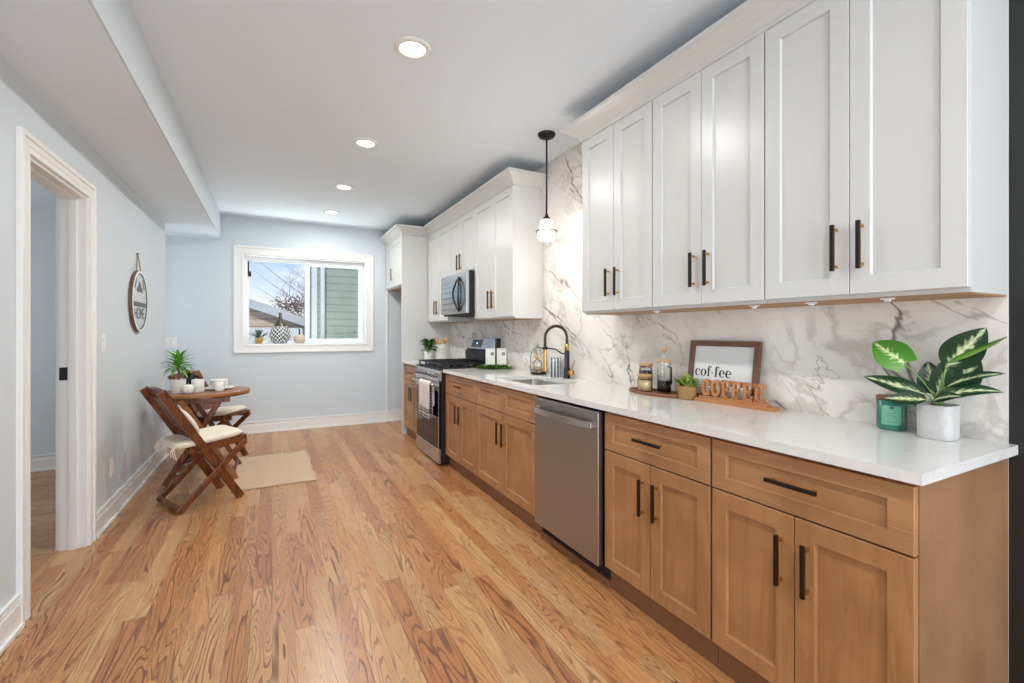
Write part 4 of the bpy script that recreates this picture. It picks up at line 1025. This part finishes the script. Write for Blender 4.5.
# viewed from the room (+X side) the reader's right is +Y, i.e. local +x
def word2(txt, cx, cy, hh, ww, gap, wd):
    tot = len(txt)*ww+(len(txt)-1)*gap; u = cx-tot/2
    SG = {'S': [(1, 1, 0, 1), (0, 1, 0, .5), (0, .5, 1, .5), (1, .5, 1, 0), (1, 0, 0, 0)], 'W': [(0, 1, .25, 0), (.25, 0, .5, .7), (.5, .7, .75, 0), (.75, 0, 1, 1)], 'E': [(0, 0, 0, 1), (0, 1, 1, 1), (0, .5, .8, .5), (0, 0, 1, 0)], 'T': [(0, 1, 1, 1), (.5, 1, .5, 0)],
          'H': [(0, 0, 0, 1), (1, 0, 1, 1), (0, .5, 1, .5)], 'O': [(0, 0, 0, 1), (0, 1, 1, 1), (1, 1, 1, 0), (1, 0, 0, 0)], 'M': [(0, 0, 0, 1), (0, 1, .5, .4), (.5, .4, 1, 1), (1, 1, 1, 0)]}
    for c in txt:
        for a, b_, c_, d_ in SG[c]: seg(u+a*ww, cy+b_*hh, u+c_*ww, cy+d_*hh, wd)
        u += ww+gap
word2('SWEET', 0, .012, .048, .042, .020, .010)
q.build('lettering', M['brick_w'], fc)
q = MB(); word2('HOME', 0, -.135, .075, .055, .028, .014); q.build('lettering', M['slate'], fc)
q = MB(); q.tube([(XL+.016, sy_-.075, sz_+sr-.022), (XL+.008, sy_-.012, sz_+sr+.125), (XL+.008, sy_, sz_+sr+.135), (XL+.008, sy_+.012, sz_+sr+.125), (XL+.016, sy_+.075, sz_+sr-.022)], .004, 6)
q.build('rope', plain('rope', (150, 128, 104), .9, var=.2), t)
q = MB(); q.tube([(XL, sy_, sz_+sr+.137), (XL+.016, sy_, sz_+sr+.137)], .004, 8); q.build('nail', M['iron'], t)

# ---------------------------------------------------------------- bistro set
def folding_chair(loc, rz, label):
    t = empty('folding_chair', loc, label, 'chair', 'folding wooden bistro chairs', rz)
    w = .20
    st0, st1 = Vector((.432, 0, 0)), Vector((-.085, 0, .865))
    def on(z, y, dx_=0): k = z/.865; return Vector((st0.x+(st1.x-st0.x)*k+dx_, y, z))
    for s_ in (-1, 1):
        yb = s_*(w-.026)
        q = MB(); q.bar(on(.004, yb), on(.855, yb), .052, .022, (0, 1, 0), .004)
        q.build('stile', M['teak'], t, local=True)
        q = MB(); q.bar((.012, s_*w, .010), (.452, s_*w, .437), .044, .020, (0, 1, 0), .005)
        q.tube([(.438, s_*(w+.010), .423), (.438, s_*(w+.014), .423)], .006, 8); q.build('leg', M['teak'], t, local=True)
        q = MB(); q.bar((.095, s_*(w-.050), .412), (.482, s_*(w-.050), .442), .036, .022, (0, 1, 0), .004); q.build('seat_rail', M['teak'], t, local=True)
    for k in range(6):
        xx = .125+k*.066; zz = .412+.030*(xx-.095)/.387+.018+.008
        q = MB(); q.bar((xx, -w+.040, zz), (xx, w-.040, zz), .014, .052, (1, 0, 0), .003); q.build('seat_slat', M['teak'], t, local=True)
    # back: curved top rail, vertical slats, lower rail
    upd = (st1-st0).normalized(); nrm = Vector((upd.z, 0, -upd.x))
    q = MB(); n = 12; pl_ = []
    for k in range(n+1):
        s_ = -1+2*k/n; pl_.append((s_*(w-.015), .055+.020*math.cos(s_*math.pi/2)))
    poly = [(-(w-.015), 0)]+[(w-.015, 0)]+pl_[::-1]
    o_ = on(.800, 0); MM = Matrix(((0, upd.x, nrm.x, o_.x+nrm.x*.011), (1, upd.y, nrm.y, 0), (0, upd.z, nrm.z, o_.z+nrm.z*.011), (0, 0, 0, 1)))
    q.prism(poly, MM, .018); q.tube([on(.842, s_*.12)+nrm*.006 for s_ in (-.12, .12)], .0001, 3) if False else None
    q.build('top_rail', M['teak'], t, local=True)
    q = MB(); a, b_ = on(.520, -(w-.037)), on(.520, (w-.037)); q.bar(a, b_, .05, .020, tuple(nrm), .003); q.build('lower_rail', M['teak'], t, local=True)
    for k in range(4):
        yy = -.1125+k*.075; q = MB(); q.bar(on(.545, yy), on(.803, yy), .056, .012, tuple(nrm), .002); q.build('back_slat', M['teak'], t, local=True)
    q = MB(); q.bar((.030, -(w-.011), .032), (.030, w-.011, .032), .044, .018, (.7, 0, .7), .003); q.build('stretcher', M['teak'], t, local=True)
    q = MB(); q.bar(tuple(on(.16, -(w-.038))), tuple(on(.16, w-.038)), .030, .016, tuple(nrm), .003); q.build('stretcher', M['teak'], t, local=True)
    return t
c1loc, c1r = Vector((-.675, 4.05, 0)), R(26.5)
c2loc, c2r = Vector((-.700, 5.475, 0)), R(-27.4)
ch1 = folding_chair(c1loc, c1r, 'dark wood folding chair nearest the camera, back to the left wall')
ch2 = folding_chair(c2loc, c2r, 'dark wood folding chair on the far side of the round table')
def cushion(loc, rz, name, label, tie=True):
    t = empty(name, loc, label, 'cushion', 'cream seat cushions on the folding chairs', rz)
    tilt = Matrix.Rotation(-math.atan2(.030, .387), 3, 'Y')
    q = MB(); q.blob((.225, 0, .479), .228, .178, .026, 9, 48, 22, tilt, .14, .85); q.build('cushion_pad', M['cloth'], t, local=True)
    q = MB(); pts = [(.225+.237*math.copysign(abs(math.cos(a))**(2/9), math.cos(a)), .180*math.copysign(abs(math.sin(a))**(2/9), math.sin(a)), 0) for a in [k*2*math.pi/60 for k in range(61)]]
    q.tube([(p[0], p[1], .473+(p[0]-.225)*.0775+.006) for p in pts], .003, 6, False); q.build('piping', M['cloth'], t, local=True)
    if tie:
        for s_ in (-1, 1):
            for k in range(3):
                q = MB(); y0 = s_*.150; q.tube([(.0+.006*k, y0, .455), (-.018+.012*k, y0+.006*k, .435), (-.012+.014*k, y0-.004*k, .395-.012*k)], .0035, 6); q.build('tie', M['cloth'], t, local=True)
    return t
cushion(c1loc, c1r, 'seat_cushion', 'cream seat cushion with ties on the folding chair nearest the camera')
cushion(c2loc, c2r, 'seat_cushion', 'cream seat cushion on the far folding chair beyond the table')
M1 = Matrix.Translation(c1loc) @ Matrix.Rotation(c1r, 4, 'Z')
t = empty('back_pillow', c1loc, 'cream pillow leaning against the back of the nearest folding chair', 'pillow', rz=c1r)
ang = math.atan2(.498, .865)
q = MB(); q.blob((.124, 0, .612), .024, .145, .115, 3.2, 32, 16, Matrix.Rotation(-ang, 3, 'Y')); q.build('pillow_body', M['cloth'], t, local=True)
# table
tcx, tcy, TR, TZ = -.53, 4.89, .35, .742
t = empty('bistro_table', (tcx, tcy, 0), 'round slatted wooden folding table set with plates and a plant', 'table')
q = MB(); nsl = 9; sw = 2*TR/nsl
for k in range(nsl):
    y0, y1 = -TR+k*sw+.005, -TR+(k+1)*sw-.005; L_, Rr = [], []
    for j in range(9):
        yy = y0+(y1-y0)*j/8; xx = math.sqrt(max(0, TR*TR-yy*yy)); Rr.append((xx, yy)); L_.append((-xx, yy))
    if Rr[0][0] < .01: Rr[0] = (.01, y0); L_[0] = (-.01, y0)
    if Rr[-1][0] < .01: Rr[-1] = (.01, y1); L_[-1] = (-.01, y1)
    q.prism(Rr+L_[::-1], Matrix.Translation((tcx, tcy, TZ-.020)), .020)
q.build('tabletop', M['teak_top'], t)
q = MB(); arc_ = ringsec(0, 0, TR-.004, TR-.004, TR-.035, TR-.035); q.prism(arc_[0], Matrix.Translation((tcx, tcy, TZ-.034)), .0135, holes=arc_[1]); q.build('rim', M['teak'], t)
for yy in (4.61, 5.04):
    q = MB(); q.box(-.74, -.32, yy-.014, yy+.014, .668, .7075, .003); q.build('apron_rail', M['teak'], t)
for yy, s_ in ((4.585, -1), (5.065, 1)):
    q = MB(); q.bar((-.665, yy, .70), (-.270, yy, .008), .040, .020, (0, 1, 0), .003); q.build('leg', M['teak_top'] if s_ < 0 else M['teak'], t)
for yy in (4.640, 5.010):
    q = MB(); q.bar((-.385, yy, .70), (-.780, yy, .008), .040, .020, (0, 1, 0), .003); q.build('leg', M['teak'], t)
for xx in (-.29, -.755):
    q = MB(); w0, w1 = (4.597, 5.053) if xx > -.5 else (4.652, 4.998); q.box(xx-.012, xx+.012, w0, w1, .045, .075, .003); q.build('stretcher', M['teak'], t)
# on the table
x, y = -.712, 4.80
t = empty('potted_dracaena', (x, y, TZ), 'bright green palm-like plant in a cream pot on the round wooden table', 'potted plant')
q = MB(); q.lathe([(0, 0), (.048, 0), (.050, .004), (.058, .112), (.059, .118), (.054, .118), (.052, .100), (0, .098)], (x, y, TZ), 32); q.build('pot', M['ceramic'], t)
q = MB(); q.tube([(x, y, TZ+.098), (x+.006, y, TZ+.19), (x, y+.004, TZ+.27)], [.010, .009, .007], 8); q.build('stem', M['bark'], t)
q = MB()
for k in range(54):
    a = k*2.39996; u_ = (k+.5)/54; el = 1.35-1.25*u_; zz = TZ+.285-.10*u_
    leaf(q, (x+.006*math.cos(a), y+.006*math.sin(a), zz), (math.cos(a)*math.cos(el), math.sin(a)*math.cos(el), math.sin(el)), (0, 0, 1), .135*rnd.uniform(.8, 1.1), .032, .55+.3*u_, .2, 'lance', 8, 2)
q.build('foliage', M['leaf_palm'], t, recalc=False)
x, y = -.632, 4.716
t = empty('pumpkin_vase', (x, y, TZ), 'small ribbed white pumpkin-shaped pot on the round table before the plant', 'vase')
q = MB(); n = 48; prof = [(0, .0), (.026, .001), (.040, .014), (.046, .036), (.044, .058), (.032, .074), (.014, .080), (0, .076)]
q.lathe(prof, (x, y, TZ), n)
for v in q.b.verts:
    a = math.atan2(v.co.y-y, v.co.x-x); f_ = 1-.10*abs(math.cos(a*4))**4; v.co.x = x+(v.co.x-x)*f_; v.co.y = y+(v.co.y-y)*f_
q.build('body', M['ceramic'], t)
q = MB(); q.tube([(x, y, TZ+.074), (x+.002, y, TZ+.094)], [.007, .004], 8); q.build('stem', M['bark'], t)
x, y = -.573, 4.815
t = empty('canister', (x, y, TZ), 'white round canister on the round table right of the pumpkin pot', 'canister')
q = MB(); q.lathe([(0, 0), (.044, 0), (.047, .004), (.048, .106), (.046, .110), (.043, .110), (.042, .10), (.041, .01), (0, .008)], (x, y, TZ), 32); q.build('body', M['ceramic'], t)
x, y = -.655, 4.99
t = empty('coffee_jug', (x, y, TZ), 'round black jug with a brown cap behind the white pots on the table', 'jug')
q = MB(); q.lathe([(0, 0), (.036, 0), (.040, .004), (.040, .060), (.044, .075), (.046, .10), (.040, .130), (.026, .150), (0, .150)], (x, y, TZ), 28); q.build('body', M['black'], t)
q = MB(); q.lathe([(0, .150), (.034, .150), (.036, .160), (.030, .178), (0, .180)], (x, y, TZ), 24); q.build('cap', M['teak'], t)
q = MB(); q.tube([(x+.040, y-.01, TZ+.13), (x+.070, y-.02, TZ+.12), (x+.072, y-.02, TZ+.05), (x+.036, y-.01, TZ+.035)], .007, 8); q.build('handle', M['black'], t)
x, y = -.435, 4.975
q = MB(); q.lathe([(0, .0), (.07, .0), (.10, .006), (.128, .014), (.130, .017), (.126, .018), (.095, .011), (.07, .006), (0, .005)], (x, y, TZ), 40)
single(q, 'dinner_plate', M['ceramic'], 'white dinner plate under the stacked bowls on the round table', 'plate')
for k in range(2):
    q = MB(); q.lathe([(0, 0), (.034, 0), (.038, .006), (.062, .030), (.074, .056), (.071, .056), (.058, .032), (.034, .010), (0, .008)], (x+.004, y+.008, TZ+.0065+k*.026), 36)
    single(q, 'bowl', M['ceramic'], ['lower white bowl of the stack on the dinner plate', 'upper white bowl of the stack on the dinner plate'][k], 'bowl', 'white bowls stacked on the plate')
x, y = -.415, 4.80
t = empty('mug', (x, y, TZ), 'white mug standing at the right front of the round table', 'mug')
q = MB(); q.lathe([(0, 0), (.032, 0), (.035, .004), (.036, .082), (.033, .082), (.032, .01), (0, .008)], (x, y, TZ), 28); q.build('body', M['ceramic'], t)
q = MB(); q.tube([(x+.034, y-.006, TZ+.066), (x+.056, y-.012, TZ+.060), (x+.056, y-.012, TZ+.026), (x+.034, y-.006, TZ+.020)], .005, 8); q.build('handle', M['ceramic'], t)
# rug
t = empty('floor_mat', (.0, 4.79, 0), 'beige woven mat with fringed edges on the oak floor beside the table', 'rug')
q = MB(); nx_, ny_ = 24, 40; gr = []
for j in range(ny_+1):
    row = []
    for i in range(nx_+1):
        xx = -.31+.645*i/nx_; yy = 4.245+1.09*j/ny_
        e_ = .006*math.sin(yy*9)+.004*math.sin(yy*23) if i in (0, nx_) else 0
        row.append((xx+e_+.03*(yy-4.79)*-.4, yy+.006*math.sin(xx*14), .0042+.0012*math.sin(xx*19)*math.sin(yy*13)))
    gr.append([q.b.verts.new(p) for p in row])
for j in range(ny_):
    for i in range(nx_):
        f = q.b.faces.new((gr[j][i], gr[j][i+1], gr[j+1][i+1], gr[j+1][i])); f.smooth = True
o = q.build('woven_field', M['jute'], t); sm = o.modifiers.new('t', 'SOLIDIFY'); sm.thickness = .0035; sm.offset = -1
for yy, s_ in ((4.245, -1), (5.335, 1)):
    q = MB()
    for k in range(46):
        xx = -.31+.645*(k+.5)/46+(.007 if s_ < 0 else -.007); a = rnd.uniform(-.012, .012)
        q.tube([(xx, yy+.006*math.sin(xx*14), .004), (xx+a*.4, yy+s_*.014, .005), (xx+a, yy+s_*.030, .0025)], [.0032, .0036, .0022], 5)
    o = q.build('fringe', M['jute'], t)

# ---------------------------------------------------------------- outdoors
q = MB(); q.box(-14, 16, YB+.3, 60, -.9, -.8); struct(q.build('ground', M['grass']))
t = empty('garage', (-.5, 16, -.8), 'beige sided garage with a low gabled white roof edge outside the window', 'building')
sl = -.3645; zt = lambda x_: 2.137+sl*(x_+.543)
pk = -2.6
q = MB(); q.prism([(-6.2, -.8), (2.4, -.8), (2.4, zt(2.4)-.24), (pk, zt(pk)-.24), (-6.2, zt(pk)-.24+sl*3.6)], Matrix(((1, 0, 0, 0), (0, 0, -1, 20), (0, 1, 0, 0), (0, 0, 0, 1))), 6.0); q.build('wall', M['siding'], t)
q = MB(); q.prism([(2.7, zt(2.7)-.235), (2.7, zt(2.7)), (pk, zt(pk)), (-6.6, zt(pk)+sl*4.0), (-6.6, zt(pk)+sl*4.0-.235), (pk, zt(pk)-.235)], Matrix(((1, 0, 0, 0), (0, 0, -1, 20.3), (0, 1, 0, 0), (0, 0, 0, 1))), 6.6); q.build('roof', M['roof'], t)
t = empty('fence', (-.5, 12, -.8), 'white horizontal board fence below the garage outside the window', 'fence')
for k in range(10):
    q = MB(); q.box(-4, .64, 12, 12.03, -.78+k*.215, -.78+k*.215+.20, .006); q.build('board', M['fence'], t)
q = MB()
for xx in (-3.9, -1.9, .1): q.box(xx, xx+.1, 12.03, 12.13, -.8, 1.38)
q.build('post', M['brick_w'], t)
t = empty('neighbour_house', (2.4, 11.5, -.8), 'grey green sided house wall close outside the right half of the window', 'building')
q = MB(); q.box(.74, 6, 10, 13, -.8, 5.0); q.build('wall', M['siding_g'], t)
q = MB(); q.box(.70, .80, 9.97, 10.06, -.8, 5.0); q.box(.70, .76, 10.06, 13, -.8, 5.0) if False else None; q.build('corner_board', M['brick_w'], t)
q = MB(); q.tube([(.90, 9.93, -.8), (.90, 9.93, 4.9)], .045, 10); q.build('downspout', M['brick_w'], t)
q = MB(); q.box(.45, 6, 9.6, 13.2, 5.0, 5.2); q.build('roof', M['roof'], t)
q = MB()
for k in range(420):
    a = rnd.uniform(0, 6.28); p = Vector((rnd.uniform(.72, 1.9), rnd.uniform(9.2, 9.6), rnd.uniform(-.7, 1.0)+.35*rnd.random()**2)); leaf(q, p, (math.cos(a), math.sin(a), rnd.uniform(-.2, .9)), (0, 0, 1), .14, .05, .4, .1, 'ovate', 3, 2)
single(q, 'evergreen_shrub', M['leaf_basil'], 'dark green shrub at the foot of the green house wall outside', 'shrub')
rt = random.Random(11)
t = empty('bare_tree', (1.7, 22, -.8), 'bare brown winter tree rising behind the garage outside the window', 'tree')
q = MB(); tw = MB()
def branch(p, d_, L_, r_, dep):
    P = [p]; dd = d_.copy()
    for k in range(4):
        dd = (dd+Vector((rt.uniform(-.16, .16), rt.uniform(-.16, .16), rt.uniform(-.05, .14)))).normalized(); P.append(P[-1]+dd*L_/4)
    (q if dep < 3 else tw).tube(P, [r_*(1-.12*k) for k in range(5)], 5 if dep > 1 else 8)
    if dep >= 6: return
    for k in range(3 if dep < 5 else 2):
        s_ = P[rt.choice((2, 3, 4))]; ax = Vector((rt.uniform(-1, 1), rt.uniform(-1, 1), rt.uniform(-.5, .6))).normalized()
        branch(s_, (dd*.75+ax*.75).normalized(), L_*rt.uniform(.58, .78), r_*.48, dep+1)
branch(Vector((1.7, 22, -.8)), Vector((.10, 0, 1)), 2.2, .10, 0)
branch(Vector((1.62, 22, 1.2)), Vector((-.6, 0, .5)), .9, .045, 2)
branch(Vector((1.5, 22, 1.4)), Vector((-.5, .3, .35)), .8, .04, 2)
branch(Vector((1.5, 21.8, 1.0)), Vector((-.7, .1, .35)), .8, .04, 2)
for k_ in range(3):
    b0_ = Vector((1.6, 22, 1.9+.35*k_)); P_ = [b0_+Vector((-.45*j_, 0, (.20+.05*k_)*j_+.012*j_*j_)) for j_ in range(6)]; q.tube(P_, [.020, .017, .014, .011, .008, .004], 6)
branch(Vector((1.9, 22, 1.2)), Vector((.1, .3, .9)), 1.7, .06, 1)
dl = MB()
for k in range(500):
    p = Vector((rt.gauss(.85, .40), 22+rt.uniform(-.3, .3), rt.gauss(2.35, .22))); a = rt.uniform(0, 6.28)
    leaf(dl, p, (math.cos(a), .2, math.sin(a)), (0, -1, .2), .09, .05, .3, .1, 'ovate', 2, 2)
tag(dl.build('dry_leaves', M['dry'], t, recalc=False), kind='stuff')
q.build('trunk', M['bark'], t); tw.build('twigs', M['bark'], t)
